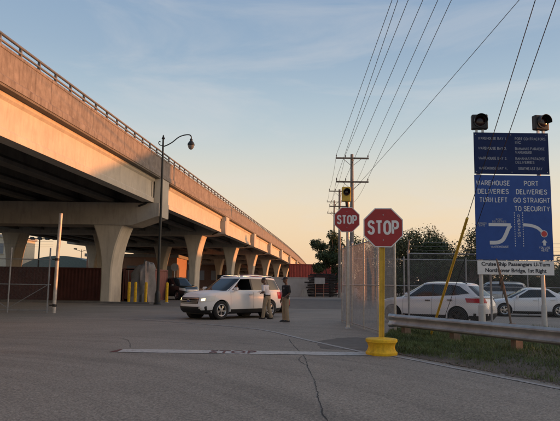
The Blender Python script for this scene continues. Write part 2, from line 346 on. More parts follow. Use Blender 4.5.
# darker repair patch behind the stop-sign base and worn strip by the gate
M_patch = mat('asphalt_patch', (.125, .11, .093), .85, var=.3, scale=1.5, bump=.4, bscale=30)
def blob(pts, z=.004):
    q = smoothline([(*p, 0) for p in pts+[pts[0]]], 10)[:-1]; q = [(p.x+rnd.gauss(0, .035), p.y+rnd.gauss(0, .06), z) for p in q]
    structure(MB().add(q, [tuple(range(len(q)))]).obj('pavement_patch', M_patch, fix=False))
blob([(1.0, 14.5), (2.6, 14.05), (3.0, 15.2), (2.9, 16.6), (2.2, 17.6), (1.2, 16.6)])
blob([(-12, 38.5), (-2, 37.9), (6, 38.3), (9, 46), (8, 60), (-8, 60), (-11, 48)])
M_oil = mat('oil_stain', (.095, .083, .072), .75, var=.3, scale=4)
def stain(x, y, w, l):
    n = 26; ph = rnd.uniform(0, 6); q = [(x+w*math.cos(6.283*i/n)*(1+.22*math.sin(3*6.283*i/n+ph)+rnd.gauss(0, .07)), y+l*math.sin(6.283*i/n)*(1+.22*math.sin(2*6.283*i/n+ph)+rnd.gauss(0, .07)), .003) for i in range(n)]
    structure(MB().add(q, [tuple(range(n))]).obj('oil_stain', M_oil, fix=False))
for x, y, w, l in ((-1.2, 10.4, .03, .06), (1.3, 10.9, .03, .05), (-.3, 8.3, .02, .03)): stain(x, y, w, l)
# kerb under the overpass
kb = MB(); kb.prism([(41.75, 0), (41.8, .12), (42.0, .13), (42.05, 0)], -60, -8.9, 'x'); structure(kb.obj('kerb', mat('kerb_dirty', (.12, .11, .1), .9, var=.25)))

# verge: a low soil bank with grass behind the road edge
def lerp(a, b, t): return a+(b-a)*t
EDGE = [(2.35, 14.2), (2.72, 13.3), (3.4, 11.75), (4.42, 9.5), (6.1, 5.7), (7.4, 2.0), (9, -6)]
BACK = [(3.2, 17.4), (3.9, 18.6), (5.2, 19.4), (8.5, 19.6), (13, 19.4), (17, 15), (20, 2)]
def vz(t): return .015+.13*min(1, t/.35)**1.0+.03*math.sin(9*t)
ES = [Vector((*p, 0)) for p in EDGE]; BS = [Vector((*p, 0)) for p in BACK]
ES2 = smoothline([tuple(p) for p in ES], 6); BS2 = smoothline([tuple(p) for p in BS], 6)
gr = []
for i, (e, b) in enumerate(zip(ES2, BS2)):
    row = []
    for j in range(15):
        t = (j/14)**1.4; p = e.lerp(b, t); jj = rnd.uniform(-.07, .07) if j < 4 else 0
        row.append((p.x+jj, p.y+jj*.6, (vz(t)+rnd.uniform(-.012, .012))*(1 if j else 0) if j < 14 else -.02))
    gr.append(row)
structure(MB().grid(gr).obj('verge_soil', M_soil, smooth=60))
gm = MB(); gv = []; gf = []
for k in range(85000):
    i = rnd.random()**.8*(len(ES2)-2)*.86; a = int(i); fr = i-a; t = rnd.random()**1.15*.97+.03
    e = ES2[a].lerp(ES2[a+1], fr); b = BS2[a].lerp(BS2[a+1], fr); p = e.lerp(b, t**1.4)
    clump = math.sin(p.x*3.1+1.3)*math.sin(p.y*2.7)+math.sin(p.x*7.3+p.y*5.1)*.5
    if t < .30 and rnd.random() > (t/.30)**2*.9+.06+.10*clump: continue
    if rnd.random() > .80+.25*clump: continue
    h = rnd.uniform(.05, .13)*(1+.45*max(0, clump))*(.6+.6*min(1, t*1.5)); th = rnd.uniform(0, 6.28); w = rnd.uniform(.004, .009)
    z0 = vz(t**1.4*1.0)-.02; dx, dy = math.cos(th)*w, math.sin(th)*w; lx, ly = rnd.gauss(0, h*.45), rnd.gauss(0, h*.45)
    o = len(gv); gv += [(p.x-dx, p.y-dy, z0), (p.x+dx, p.y+dy, z0), (p.x+lx*.4+dx*.7, p.y+ly*.4+dy*.7, z0+h*.6), (p.x+lx*.4-dx*.7, p.y+ly*.4-dy*.7, z0+h*.6), (p.x+lx, p.y+ly, z0+h)]
    gf += [(o, o+1, o+2, o+3), (o+3, o+2, o+4)]
gm.v = gv; gm.f = gf
go = gm.obj('grass', M_grass, fix=False); stuff(go); tag(go, 'short weedy green grass on the verge around the guardrail', 'grass')
pebbles = MB()
for k in range(900):
    i = rnd.random()*(len(ES2)-8); a = int(i); p = ES2[a].lerp(ES2[a+1], i-a)
    p = p.lerp(BS2[a], abs(rnd.gauss(0, .035))-.01); s_ = rnd.uniform(.006, .03)
    pebbles.box((p.x, p.y, .01+s_*.2), (s_*1.4, s_, s_*.7), rnd.uniform(0, 3))
po = stuff(pebbles.obj('gravel', mat('gravel_grit', (.16, .135, .11), .9, var=.4, scale=20))); tag(po, 'loose grit scattered along the broken road edge', 'gravel')

# ================================================================== OVERPASS
T = .1033
def BX(k, Y): return -k+T*Y
def dz(Y): return -1.4e-4*max(0, Y-112)**2
PIERS = [-6, 19.5, 44, 68.7, 91, 112, 133, 155.5, 180, 204, 228, 252, 276, 300]
ov = empty('overpass', (BX(26, 44), 44, 0))
tag(ov, 'long concrete road overpass with flared piers, stained parapet and metal railing', 'overpass')
ovi = Matrix.Translation(ov.location).inverted()
def opart(mb, name, m, parent=None, smooth=None):
    me = mb.mesh(name)
    me.transform(ovi)
    if smooth is not None: sm(me, smooth)
    return link(name, me, m, parent or ov)
def extrude_k(prof, ys, name, m, smooth=None):     # profile of (k,z) swept along the bridge
    mb = MB(); mb.rings([[(BX(k, Y), Y, z+dz(Y)) for k, z in prof] for Y in ys]); return opart(mb, name, m, smooth=smooth)
def seg(y0, y1, n): return [lerp(y0, y1, i/n) for i in range(n+1)]
for a, b in zip(PIERS[:-1], PIERS[1:]):
    n = 1 if b < 112 else 4
    # deck slab
    extrude_k([(13.2, 9.02), (13.2, 9.32), (41, 9.32), (41, 9.02)], seg(a+.012, b-.012, n), 'deck_slab', M_undershade)
    for gi in range(10):
        k = 13.95+gi*2.85; G = 7.22
        prof = [(k-.36, G), (k-.36, G+.2), (k-.1, G+.42), (k-.1, G+1.42), (k-.34, G+1.6), (k-.34, G+1.795), (k+.34, G+1.795), (k+.34, G+1.6), (k+.1, G+1.42), (k+.1, G+.42), (k+.36, G+.2), (k+.36, G)]
        if gi == 0:    # fascia beam: deep smooth web with a small bottom flange
            prof = [(k-.35, G), (k-.35, G+.30), (k-.27, G+.40), (k-.27, G+1.5), (k-.38, G+1.62), (k-.38, G+1.795), (k+.34, G+1.795), (k+.34, G+1.6), (k+.1, G+1.42), (k+.1, G+.42), (k+.36, G+.2), (k+.36, G)]
        extrude_k(prof, seg(a+.05, b-.05, n), 'girder', M_concrete if gi == 0 else M_undershade)
y = -6.0; step = 4.65
while y < 299:
    y1 = min(y+step, 300); n = 1 if y1 < 112 else 2
    extrude_k([(13.16, 9.12), (13.16, 9.42), (13.25, 9.5), (13.25, 10.5), (13.22, 10.52), (13.22, 10.64), (13.62, 10.64), (13.62, 10.5), (13.7, 9.33), (13.3, 9.33), (13.3, 9.12)], seg(y+.012, y1-.012, n), 'parapet_panel', M_parapet)
    y = y1
extrude_k([(40.5, 9.33), (40.55, 10.64), (40.95, 10.64), (41.04, 9.12), (41.01, 9.12), (41, 9.33)], seg(-6, 300, 40), 'parapet', M_parapet)
# railing
pm = MB(); pm.prism([(-.07, 0), (.07, 0), (.05, .5), (-.05, .5)], -.05, .05, 'y'); pme = pm.mesh('railing_post')
k = 0; y = 2.4
while y < 298:
    o = link('railing_post', pme, M_rail, ov); o.location = ovi @ Vector((BX(13.42, y), y, 10.64+dz(y))); y += 1.55
for a, b in zip(PIERS[:-1], PIERS[1:]):
    n = 1 if b < 112 else 5
    for zz, r in ((11.13, .062), (10.87, .05)):
        mb = MB(); mb.tube([(BX(13.38, Y), Y, zz+dz(Y)) for Y in seg(a, b, n)], r, 8); opart(mb, 'handrail', M_rail, smooth=50)
# piers
def colprof():
    pts = []
    for i in range(15):
        z = 5.56*i/14; t = max(0, (z-2.0)/3.56); w = .37+.74*t**2.0
        pts.append((w, z))
    return pts
for py in PIERS:
    h = dz(py); D = 1.12; up = 0 if py < 60 else 1.3      # beyond the first spans the caps are built into the girders
    cmb = MB()
    c0, c1 = 13.12, 41.1
    prof = [(c0, 6.25+up*.6), (c0+1.9, 5.55+up), (c1-1.9, 5.55+up), (c1, 6.25+up*.6), (c1, 7.16+up), (c0, 7.16+up)] if not up else [(c0, 7.05), (c0+1.9, 6.85), (c1-1.9, 6.85), (c1, 7.05), (c1, 8.5), (c0, 8.5)]
    cmb.rings([[(BX(k, py+q), py+q, z+h) for k, z in prof] for q in (-D-.08, D+.08)])
    cap = opart(cmb, 'pier_cap', M_conc_grey)
    ck = MB(); ck.rings([[(BX(k, py+q), py+q, z+h) for k, z in ((13.08, 6.2+up*.6), (13.58, 6.2+up*.6), (13.58, 9.0), (13.08, 9.0))] for q in (-D*.8, D*.8)])
    opart(ck, 'cheek_wall', M_concrete, cap)
    dp = MB(); dp.tube([(BX(13.75, py-1.05), py-1.28, 9.0+h), (BX(13.75, py-1.05), py-1.28, 7.4+h), (BX(14.1, py-1.05), py-1.28, 7.1+h), (BX(14.6, py-1.05), py-1.28, 6.9+h)], .07, 8); opart(dp, 'drain_pipe', M_blackmetal, cap, smooth=50)
    for ci in range(3):
        kc = 16.75+10.3*ci; mb = MB(); P = colprof(); cz = .09
        rings = []
        for w, z in P:
            rings.append([(BX(kc+a, py+b), py+b, z*(5.56+up+h)/5.56) for a, b in ((-w+cz, -D+.05), (w-cz, -D+.05), (w, -D+.05+cz), (w, D-.05-cz), (w-cz, D-.05), (-w+cz, D-.05), (-w, D-.05-cz), (-w, -D+.05+cz))])
        mb.rings(rings); opart(mb, 'column', M_concrete, cap, smooth=35)

# ================================================================== CHAIN LINK
def chain(L, H, s=.06, r=.0016):
    mb = MB(); h = s/2; n = int(L/h); rows = int(H/h); vs = []; fs = []
    for i in range(n):      # each wire zigzags and hooks into its neighbours: diamonds
        prev = None
        for j in range(rows+1):
            x = (i+((i+j) % 2))*h; z = j*h; yy = .002*(1 if j % 2 else -1); b = len(vs); vs += [(x-r, yy-r, z), (x+r, yy-r, z), (x, yy+r, z)]
            if prev is not None: a = prev; fs += [(a, a+1, b+1, b), (a+1, a+2, b+2, b+1), (a+2, a, b, b+2)]
            prev = b
    mb.v = vs; mb.f = fs; return mb
def fence(name, label, A, B, H, posts, rails, cat='fence', mesh_s=.06, m=M_dullgalv, braces=False, post_r=.035, barbed=0, arms=False, armdir=1, post_h=None, z0=.06, wire_r=.0016):
    A = Vector((*A, 0)); B = Vector((*B, 0)); d = B-A; L = d.length; rz = math.atan2(d.y, d.x)
    t = empty(name, A, rz); tag(t, label, cat)
    for p in posts:
        x = p*L; mb = MB(); hh = post_h or H+.06
        mb.tube([(x, 0, 0), (x, 0, hh)], post_r, 10); mb.lathe([(post_r*1.15, hh-.02), (post_r*1.15, hh+.02), (post_r*.6, hh+.05)], 10, (x, 0, 0))
        o = mb.obj('post', m, t, smooth=40)
        if arms: MB().tube([(x, 0, hh), (x-.02, -.27*armdir, hh+.36)], .022, 8).obj('outrigger_arm', m, o, smooth=40)
    for z in rails: MB().tube([(0, 0, z), (L, 0, z)], post_r*.62, 8).obj('rail', m, t, smooth=40)
    if braces:
        for i in range(len(posts)-1):
            a, b = posts[i]*L, posts[i+1]*L
            MB().tube([(a, 0, .2), (b, 0, H*.52)] if i % 2 else [(a, 0, H*.52), (b, 0, .2)], .016, 6).obj('brace', m, t, smooth=40)
    for i in range(barbed):
        zz = (post_h or H)+.1+.13*i; yy = -.27*armdir*(.1+.13*i)/.36 if arms else 0
        MB().tube([(L*q/12, yy, zz-.015*math.sin(math.pi*(q % 3)/3)) for q in range(13)], .004, 4).obj('barbed_wire', m, t)
    c = chain(L, H-z0, mesh_s, wire_r).obj('chain_link', M_dullgalv, t, fix=False); c.location.z = z0; stuff(c)
    return t
fence('chain_link_gate', 'tall open chain link gate standing behind the yellow stop sign post', (2.6, 24.8), (3.32, 17.3), 3.02, [0, .25, .5, .75, 1], [.08, 1.5, 2.98], 'gate', m=M_galv, wire_r=.003)
fence('chain_link_fence', 'chain link fence behind the blue sign in front of parked cars', (4.42, 20.6), (15.5, 20.2), 2.62, [0, .25, .5, .75, 1], [2.6], mesh_s=.06, arms=True, armdir=1, barbed=3)
fence('chain_link_fence', 'distant chain link fence in front of the dark trees', (3.6, 33.0), (24, 34), 3.0, [0, .16, .33, .5, .66, .83, 1], [1.5, 2.95], mesh_s=.09, wire_r=.002)
fence('chain_link_gate', 'grey chain link gate with diagonal braces at the left edge', (-18.0, 28.2), (-10.75, 28.5), 2.55, [0, .25, .49, .735, .985], [.12, 1.32, 2.5], 'gate', m=M_dullgalv, braces=True, barbed=3, post_h=3.0)
gp = MB(); gp.tube([(-10.53, 28.5, 0), (-10.51, 28.5, 2.4), (-10.46, 28.5, 4.7)], .085, 14); gpo = gp.obj('gate_post', mat('post_pale_metal', (.5, .48, .45), .5, .4, var=.25, scale=3, streak=.5, streak_col=(.2, .15, .1)), smooth=50)
tag(gpo, 'tall pale steel gate post at the end of the braced gate', 'post')
for z in (.3, 2.45):
    MB().lathe([(.1, z), (.105, z+.02), (.105, z+.1), (.1, z+.12)], 14, (-10.52, 28.5, 0)).obj('hinge_band', M_blackmetal, gpo, smooth=40)
    MB().box((-10.66, 28.5, z+.06), (.2, .03, .06)).obj('hinge_arm', M_blackmetal, gpo)

# ================================================================== GUARDRAIL
A = Vector((3.36, 16.72, 0)); B = Vector((7.75, 7.7, 0)); d = (B-A); L = d.length; rz = math.atan2(d.y, d.x)
gr_ = empty('guardrail', A, rz); tag(gr_, 'galvanised W-beam guardrail along the grass verge', 'guardrail')
WP = [(0, .715), (-.02, .71), (-.075, .665), (-.08, .635), (-.02, .575), (-.012, .545), (-.02, .515), (-.08, .455), (-.075, .425), (-.02, .385), (0, .38)]
def wbeam(x0, x1, off, name):
    mb = MB(); prof = WP+[(y+.006, z) for y, z in reversed(WP)]
    mb.rings([[(x, y-off+math.sin(x*.8)*.01, z) for y, z in prof] for x in seg(x0, x1, 8)])
    return mb.obj(name, mat('guardrail_steel', (.35, .355, .35), .6, .35, var=.2, scale=3, streak=.3, streak_col=(.16, .13, .11)), gr_, smooth=35)
for i in range(3):
    b = wbeam(i*3.81-.05, (i+1)*3.81+.18, .1+.012*i, 'rail_beam')
    for x in (i*3.81+.02, (i+1)*3.81-.03, i*3.81+1.9):
        for z in (.61, .48):
            MB().lathe([(.016, 0), (.018, .006), (.012, .014)], 8, (0, 0, 0), 'y').obj('bolt', M_galv, b).location = (x, -.135-.012*i, z)
# flared end terminal
mb = MB(); prof = WP+[(y+.006, z) for y, z in reversed(WP)]
mb.rings([[(-.05-.18*q, yy*(1-.4*q)-.1-.12*q*q, .55+(zz-.55)*(1+.1*q)) for yy, zz in prof] for q in (0, .3, .6, .85, 1)])
mb.obj('end_terminal', M_galv, gr_, smooth=35)
for i, x in enumerate((.15, 2.05, 3.96, 5.86, 7.7, 9.6, 11.3)):
    p = MB(); p.box((x, .06, .34), (.15, .2, .7)); p.obj('post', M_wood, gr_)
    q = MB(); q.box((x, -.055, .56), (.14, .055, .33)); q.obj('blockout', M_wood, gr_)

# ================================================================== SUN BLOCKERS added out of view on the right to shade the yard
M_metalwall = mat('blocker_cladding', (.42, .42, .40), .7, .2, var=.1, streak=.3, streak_col=(.25, .22, .2))
M_roof = mat('metal_roof', (.3, .3, .29), .6, .3, var=.15)
M_shutter = mat('roller_shutter', (.2, .22, .24), .6, .3, var=.1)
def shed(label, x0, x1, y0, y1, prof, ndoor):
    t = empty('blocker', (x0, (y0+y1)/2, 0)); tag(t, label, 'blocker')
    P = [(y-(y0+y1)/2, z) for y, z in prof]
    MB().prism([(P[0][0], 0)]+P+[(P[-1][0], 0)], 0, x1-x0, 'x').obj('wall', M_metalwall, t)
    for (a, za), (b, zb) in zip(P[:-1], P[1:]):
        MB().prism([(a, za+.004), (b, zb+.004), (b, zb+.12), (a, za+.12)], -.25, x1-x0+.25, 'x').obj('roof', M_roof, t)
    for i in range(ndoor):
        yy = lerp(y0, y1, (i+.5)/ndoor)-(y0+y1)/2
        MB().box((-.03, yy, 2), (.06, 3.2, 4)).obj('roller_door', M_shutter, t)
shed('long low grey warehouse added unseen on the right against low sun', 60, 80, -60, 14, [(-60, 8.2), (14, 8.2)], 9)
shed('lowest grey shed added unseen behind two trees to cut the lowest sun', 62, 80, 14.4, 30.3, [(14.4, 5.0), (30.3, 5.0)], 3)
shed('tall gabled grey warehouse added unseen between low sheds to shadow the overpass', 60, 82, 30.6, 47.0, [(30.6, 11.0), (33.6, 12.2), (40, 14.4), (47.0, 16.8)], 2)
shed('low grey warehouse added unseen beyond the gabled one against low sun', 60, 80, 47.4, 104, [(47.4, 9.4), (104, 9.4)], 6)

# ================================================================== STOP SIGNS
def octagon(c, w, y0, y1, name, m, parent, mtx=None):
    r = w/2/math.cos(math.pi/8)
    poly = [(c[0]+r*math.cos(math.pi/8+i*math.pi/4), c[2]+r*math.sin(math.pi/8+i*math.pi/4)) for i in range(8)]
    return MB().prism(poly, c[1]+y0, c[1]+y1, 'y').obj(name, m, parent)
def stop_plate(parent, c, w):
    pl = octagon(c, w, -.004, .004, 'sign_plate', M_white, parent)
    octagon(c, w*.945, -.0075, -.0035, 'red_field', M_red, pl)
    stroke_text('STOP', 'lettering', M_white, pl, (c[0], c[1]-.0075, c[2]), w*.80, w*.37, sw=.2, thick=.003)
    for z in (-.32, .32): MB().lathe([(.012, 0), (.013, -.004), (.006, -.007)], 8, (c[0], c[1]-.008, c[2]+z*w), 'y').obj('bolt', M_galv, pl)
    return pl
t = empty('stop_sign', (2.26, 13.38, 0)); tag(t, 'near red stop sign on yellow post in a yellow wheel-rim base', 'stop sign')
MB().lathe([(.335, 0), (.345, .02), (.345, .06), (.315, .085), (.30, .12), (.285, .17), (.30, .22), (.318, .26), (.345, .28), (.345, .33), (.33, .345), (.2, .352), (.13, .352), (.1, .37)], 36).obj('wheel_rim_base', M_yellow, t, smooth=40)
pm_ = MB()
pm_.prism([(-.045, -.012), (-.045, .008), (-.02, .03), (.02, .03), (.045, .008), (.045, -.012), (.033, -.012), (.033, .003), (.012, .02), (-.012, .02), (-.033, .003), (-.033, -.012)], .36, 3.15)
for v in range(len(pm_.v)):
    x, y, z = pm_.v[v]; pm_.v[v] = (x*1.35+.014*z, y*1.2+.03, z)
po_ = pm_.obj('post', M_yellow2, t)
stop_plate(t, (.055, -.005, 2.785), .88)
t.rotation_euler = (0, 0, R(-3))
t = empty('stop_sign', (2.4, 21, 0)); tag(t, 'far smaller stop sign on a grey pole under a yellow signal head', 'stop sign')
MB().tube([(0, .08, 0), (0, .08, 4.5)], .06, 12).obj('post', M_galv, t, smooth=50)
MB().lathe([(.12, 0), (.12, .02), (.07, .04), (.06, .12)], 12, (0, .07, 0)).obj('base_flange', M_galv, t, smooth=40)
stop_plate(t, (-.04, 0, 3.78), .89)
MB().box((0, .04, 3.8), (.06, .07, .3)).obj('bracket', M_galv, t)
t.rotation_euler = (0, 0, R(-2))
t = empty('signal_head', (2.36, 21.0, 4.26)); t.scale = (.8, .8, .82); tag(t, 'yellow signal head with one dark lens above the far stop sign', 'traffic signal')
b = MB(); b.box((-.02, .05, .52), (.40, .2, .64)); hb = b.obj('housing', M_yellow2, t)
md = hb.modifiers.new('b', 'BEVEL'); md.width = .03; md.segments = 2; bake(hb); hb.data.materials.clear(); hb.data.materials.append(M_yellow2)
MB().lathe([(.145, 0), (.15, -.02), (.15, -.03), (.0, -.03)], 24, (-.02, -.055, .60), 'y').obj('lens_ring', M_black, t)
MB().lathe([(.118, 0), (.1, -.018), (.05, -.028), (.001, -.03)], 20, (-.02, -.084, .60), 'y').obj('lens', mat('dark_red_lens', (.02, .004, .004), .2), t, smooth=60)
vis = MB()
for r_ in (.15, .142): pass
rings = []
for yy in (-.06, -.26):
    outer = [(-.02+.152*math.cos(R(a)), yy, .60+.152*math.sin(R(a))) for a in range(-20, 201, 10)]; inner = [(-.02+.142*math.cos(R(a)), yy, .60+.142*math.sin(R(a))) for a in range(200, -21, -10)]
    rings.append(outer+inner)
vis.rings(rings); vis.obj('visor', M_black, t)
MB().tube([(.03, .06, -.05), (.0, .05, .22)], .075, 10).obj('mount', M_black, t, smooth=40)

# ================================================================== BIG DIRECTION SIGN
SX, SY = 7.64, 19.5
t = empty('direction_sign', (SX, SY, 0)); tag(t, 'large blue delivery direction board on two white posts above the guardrail', 'sign')
for x in (-1.08, .93):
    p = MB().tube([(x, .1, 0), (x, .1, 6.5)], .065, 14).obj('post', mat('sign_post_white', (.55, .55, .53), .5, .2, var=.12, streak=.3, streak_col=(.3, .27, .22)), t, smooth=50)
    sl_ = .11 if x < 0 else .085
    MB().lathe([(sl_, 0), (sl_, .88), (sl_*.9, .92), (.072, .95)], 16, (x, .1, 0)).obj('post_sleeve', mat('concrete_white', (.5, .49, .46), .8, var=.15), p, smooth=40)
def panel(name, x0, x1, z0, z1, m, bz=.012):
    p = MB().box(((x0+x1)/2, 0, (z0+z1)/2), (x1-x0, .012, z1-z0)).obj(name, m, t)
    return p
pt = panel('top_board', -1.24, 1.24, 5.205, 6.60, M_navy)
pb = panel('main_board', -1.25, 1.26, 2.38, 5.165, M_blue)
pw = panel('white_board', -1.22, 1.26, 1.90, 2.345, M_white)
M_signwhite = mat('sign_lettering', (.62, .64, .66), .5, var=.05)
M_dim = mat('sign_lettering_worn', (.34, .37, .42), .6, var=.2, scale=12)
M_dark = mat('sign_lettering_dark', (.02, .025, .04), .5)
for z in (5.27, 6.53):
    for x in (-1.17, 0, 1.17): MB().lathe([(.014, 0), (.012, -.006)], 8, (x, -.006, z), 'y').obj('bolt', M_galv, pt)
for i, (l_, r_) in enumerate((('WAREHOUSE BAY 1,', 'PORT CONTRACTORS,\nINC'), ('WAREHOUSE BAY 2,', 'BAHAMAS PARADISE\nWAREHOUSE'), ('WAREHOUSE BAY 3,', 'BAHAMAS PARADISE\nDELIVERIES'), ('WAREHOUSE BAY 4,', 'SOUTHEAST BAY'))):
    z = 6.40-.335*i
    stroke_text(l_, 'lettering', M_dim, pt, (-.62, -.006, z), .94, .092, sw=.15)
    for j, ln_ in enumerate(r_.split('\n')):
        wd = .06*len(ln_)+.02; stroke_text(ln_, 'lettering', M_dim, pt, (.13+wd/2+(.08 if i == 3 else 0), -.006, z-.125*j), wd, .092, sw=.15)
for i, s_ in enumerate(('WAREHOUSE', 'DELIVERIES', 'TURN LEFT')): stroke_text(s_, 'lettering', M_signwhite, pb, (-.64, -.006, 4.90-.28*i), (1.12, 1.02, .92)[i], .168, sw=.165)
for i, s_ in enumerate(('PORT', 'DELIVERIES', 'GO STRAIGHT', 'TO SECURITY')): stroke_text(s_, 'lettering', M_signwhite, pb, (.62, -.006, 4.90-.28*i), (.48, 1.02, 1.2, 1.16)[i], .168, sw=.165)
def ribbon(pts, w, name, parent, m=M_signwhite, y=-.0075, closed=False):
    pts = [Vector((p[0], 0, p[1])) for p in pts]; n = len(pts); a = []; b = []
    for i, p in enumerate(pts):
        tt = (pts[min(i+1, n-1)]-pts[max(i-1, 0)]).normalized(); nn = Vector((-tt.z, 0, tt.x))*w/2
        a.append((p+nn)); b.append((p-nn))
    mb = MB()
    mb.rings([[(q.x, y-.002, q.z), (r.x, y-.002, r.z), (r.x, y+.003, r.z), (q.x, y+.003, q.z)] for q, r in zip(a, b)])
    return mb.obj(name, m, parent)
ribbon([(-.82, 3.52), (-.1, 3.52)], .10, 'route_line', pb)
ribbon([tuple(p)[:2] for p in smoothline([(-.80, 2.93, 0), (-.55, 2.94, 0), (-.38, 3.02, 0), (-.27, 3.2, 0), (-.18, 3.4, 0), (-.1, 3.5, 0)], 6)], .12, 'route_line', pb, y=-.0095)
ribbon([tuple(p)[:2] for p in smoothline([(.31, 3.53, 0), (.55, 3.51, 0), (.78, 3.43, 0), (.95, 3.27, 0)], 6)], .10, 'route_line', pb)
MB().lathe([(.115, -.006), (.115, -.012), (.0005, -.012)], 24, (.98, 0, 3.24), 'y').obj('location_ring', M_signwhite, pb)
MB().lathe([(.092, -.012), (.092, -.016), (.0005, -.016)], 24, (.98, 0, 3.24), 'y').obj('location_dot', mat('sign_dot_red', (.55, .05, .05), .5), pb)
for x in (.03, .30):
    for i in range(15): MB().box((x, -.008, 2.84+.077*i), (.022, .005, .038)).obj('dash', M_signwhite, pb)
stroke_text('OVERPASS', 'lettering', M_signwhite, pb, (0, 0, 0), .72, .09, sw=.15, mtx=Matrix.Translation((.165, -.007, 3.5)) @ Matrix.Rotation(R(90), 4, 'Y'))
MB().prism([(.98, 3.06), (1.07, 2.96), (1.02, 2.96), (1.02, 2.86), (.94, 2.86), (.94, 2.96), (.89, 2.96)], -.0105, -.0065, 'y').obj('arrow', M_signwhite, pb)
for s_, x, z, w in (('YOU ARE', .98, 2.79, .36), ('HERE', .98, 2.70, .24), ('WAREHOUSE', -.48, 2.80, .58), ('PORT', -.47, 3.69, .22), ('DELIVERIES', -.47, 3.62, .46), ('BUSINESS', -1.04, 3.56, .3), ('GATE', -1.04, 3.49, .2)):
    stroke_text(s_, 'lettering', M_signwhite if z < 2.9 else M_dim, pb, (x, -.006, z), w, .07, sw=.16)
text('Cruise Ship Passengers U-Turn', 'lettering', M_dark, pw, (.02, -.007, 2.225), 2.22, .165, bold=.03)
text('North over Bridge, 1st Right', 'lettering', M_dark, pw, (.02, -.007, 2.02), 1.98, .165, bold=.03)
def lamp_head(label, x, z, rz):
    h = empty('signal_head', (x, SY, z), rz); tag(h, label, 'traffic signal')
    b = MB(); b.box((0, .05, .36), (.52, .22, .5)); hb = b.obj('housing', M_black, h); md = hb.modifiers.new('b', 'BEVEL'); md.width = .035; md.segments = 2; bake(hb)
    MB().lathe([(.21, 0), (.21, -.03), (.17, -.03), (.17, 0)], 24, (0, -.06, .37), 'y').obj('lens_ring', M_blackmetal, h, smooth=40)
    MB().lathe([(.172, 0), (.14, -.022), (.07, -.034), (.001, -.036)], 24, (0, -.066, .37), 'y').obj('lens', mat('dark_red_lens', (.02, .004, .004), .2), h, smooth=60)
    rings = []
    for yy, q in ((-.06, 0), (-.27, .0)):
        rings.append([(.215*math.cos(R(a)), yy, .37+.215*math.sin(R(a))) for a in range(-10, 191, 10)]+[(.203*math.cos(R(a)), yy, .37+.203*math.sin(R(a))) for a in range(190, -11, -10)])
    MB().rings(rings).obj('visor', M_black, h)
    for xx in (-.1, .1): MB().box((xx, .06, .06), (.07, .07, .14)).obj('mount', M_galv, h)
lamp_head('black signal lamp on top of the blue board, left one', 6.62, 6.60, R(-6))
lamp_head('black signal lamp on top of the blue board, right one', 8.68, 6.60, R(14))
# leaning stake in front of the board
s_ = MB(); s_.tube([(7.34, 19.1, 0), (7.23, 19.12, .9), (7.08, 19.15, 1.6), (6.93, 19.2, 2.4)], [.03, .035, .05, .02], 7)
so = s_.obj('wooden_stake', M_wood, smooth=40); tag(so, 'leaning dark broken stake in front of the blue board', 'stake')
fr = MB()
for i in range(26):
    z = rnd.uniform(1.45, 1.95); a = rnd.uniform(0, 6.28); x0 = 7.08-.15*(z-1.6); fr.add([(x0, 19.14, z), (x0+.05, 19.14, z-.08), (x0+.1*math.cos(a), 19.14+.1*math.sin(a), z-rnd.uniform(.15, .4))], [(0, 1, 2)])
fr.obj('dead_fronds', M_bark, so, fix=False)

# ================================================================== UTILITY POLES AND WIRES
def utility_pole(label, x, y, H, arms, name='utility_pole', wood=True):
    t = empty(name, (x, y, 0)); tag(t, label, 'utility pole', 'utility poles along the road')
    MB().tube([(0, 0, 0), (0, 0, H*.5), (0, 0, H)], [.19, .16, .12], 14).obj('pole', mat('pole_grey_wood', (.23, .21, .19), .85, var=.25, scale=3, streak=.4, streak_col=(.1, .085, .07)), t, smooth=50)
    out = []
    for z, w in arms:
        a = MB().box((0, -.17, z), (w, .1, .12)).obj('cross_arm', M_wood, t)
        for q in (-1, 1): MB().tube([(q*w*.28, -.17, z-.04), (0, -.02, z-.62)], .018, 6).obj('brace', M_dullgalv, t)
        for q in (-.48, -.2, .48):
            MB().lathe([(.02, .06), (.02, .12), (.055, .13), (.03, .17), (.055, .19), (.03, .23), (.045, .25), (.02, .29)], 10, (q*w, -.17, z)).obj('insulator', mat('porcelain_brown', (.09, .05, .04), .3), a, smooth=40)
            out.append(Vector((x+q*w, y-.17, z+.28)))
    return t, out
_, A1 = utility_pole('nearest grey wooden utility pole with two cross-arms behind the stop signs', 5.68, 47, 11.85, [(11.5, 2.62), (9.6, 2.58)])
_, A2 = utility_pole('second utility pole, its cross-arms showing left of the nearest pole', 7.2, 72, 13.0, [(12.75, 2.6), (10.9, 2.5)])
_, A3 = utility_pole('third and farthest utility pole left of the nearest pole', 9.1, 100, 15.6, [(15.3, 2.5), (13.4, 2.4)])
_, A0 = utility_pole('tall utility pole behind the viewpoint held by two guy wires', 5.05, 2.4, 14.8, [(12.67, 2.4), (14.2, 2.4)])
M_wire = mat('wire_black', (.02, .02, .022), .6)
def wire(a, b, sag, label, r=.0125, n=16, name='overhead_wire', group='overhead wires'):
    pts = [a.lerp(b, i/n)-Vector((0, 0, sag*4*(i/n)*(1-i/n))) for i in range(n+1)]
    o = MB().tube(pts, r, 5).obj(name, M_wire, smooth=60); tag(o, label, 'wire', group); return o
tops = [(4.17, 22, 12.44), (4.79, 22, 12.45), (5.93, 22, 12.47), (4.4, 22, 12.45), (5.35, 22, 12.46), (6.45, 22, 12.48)]
names = ['leftmost', 'third from left', 'fifth from left', 'second from left', 'fourth from left', 'sixth from left']
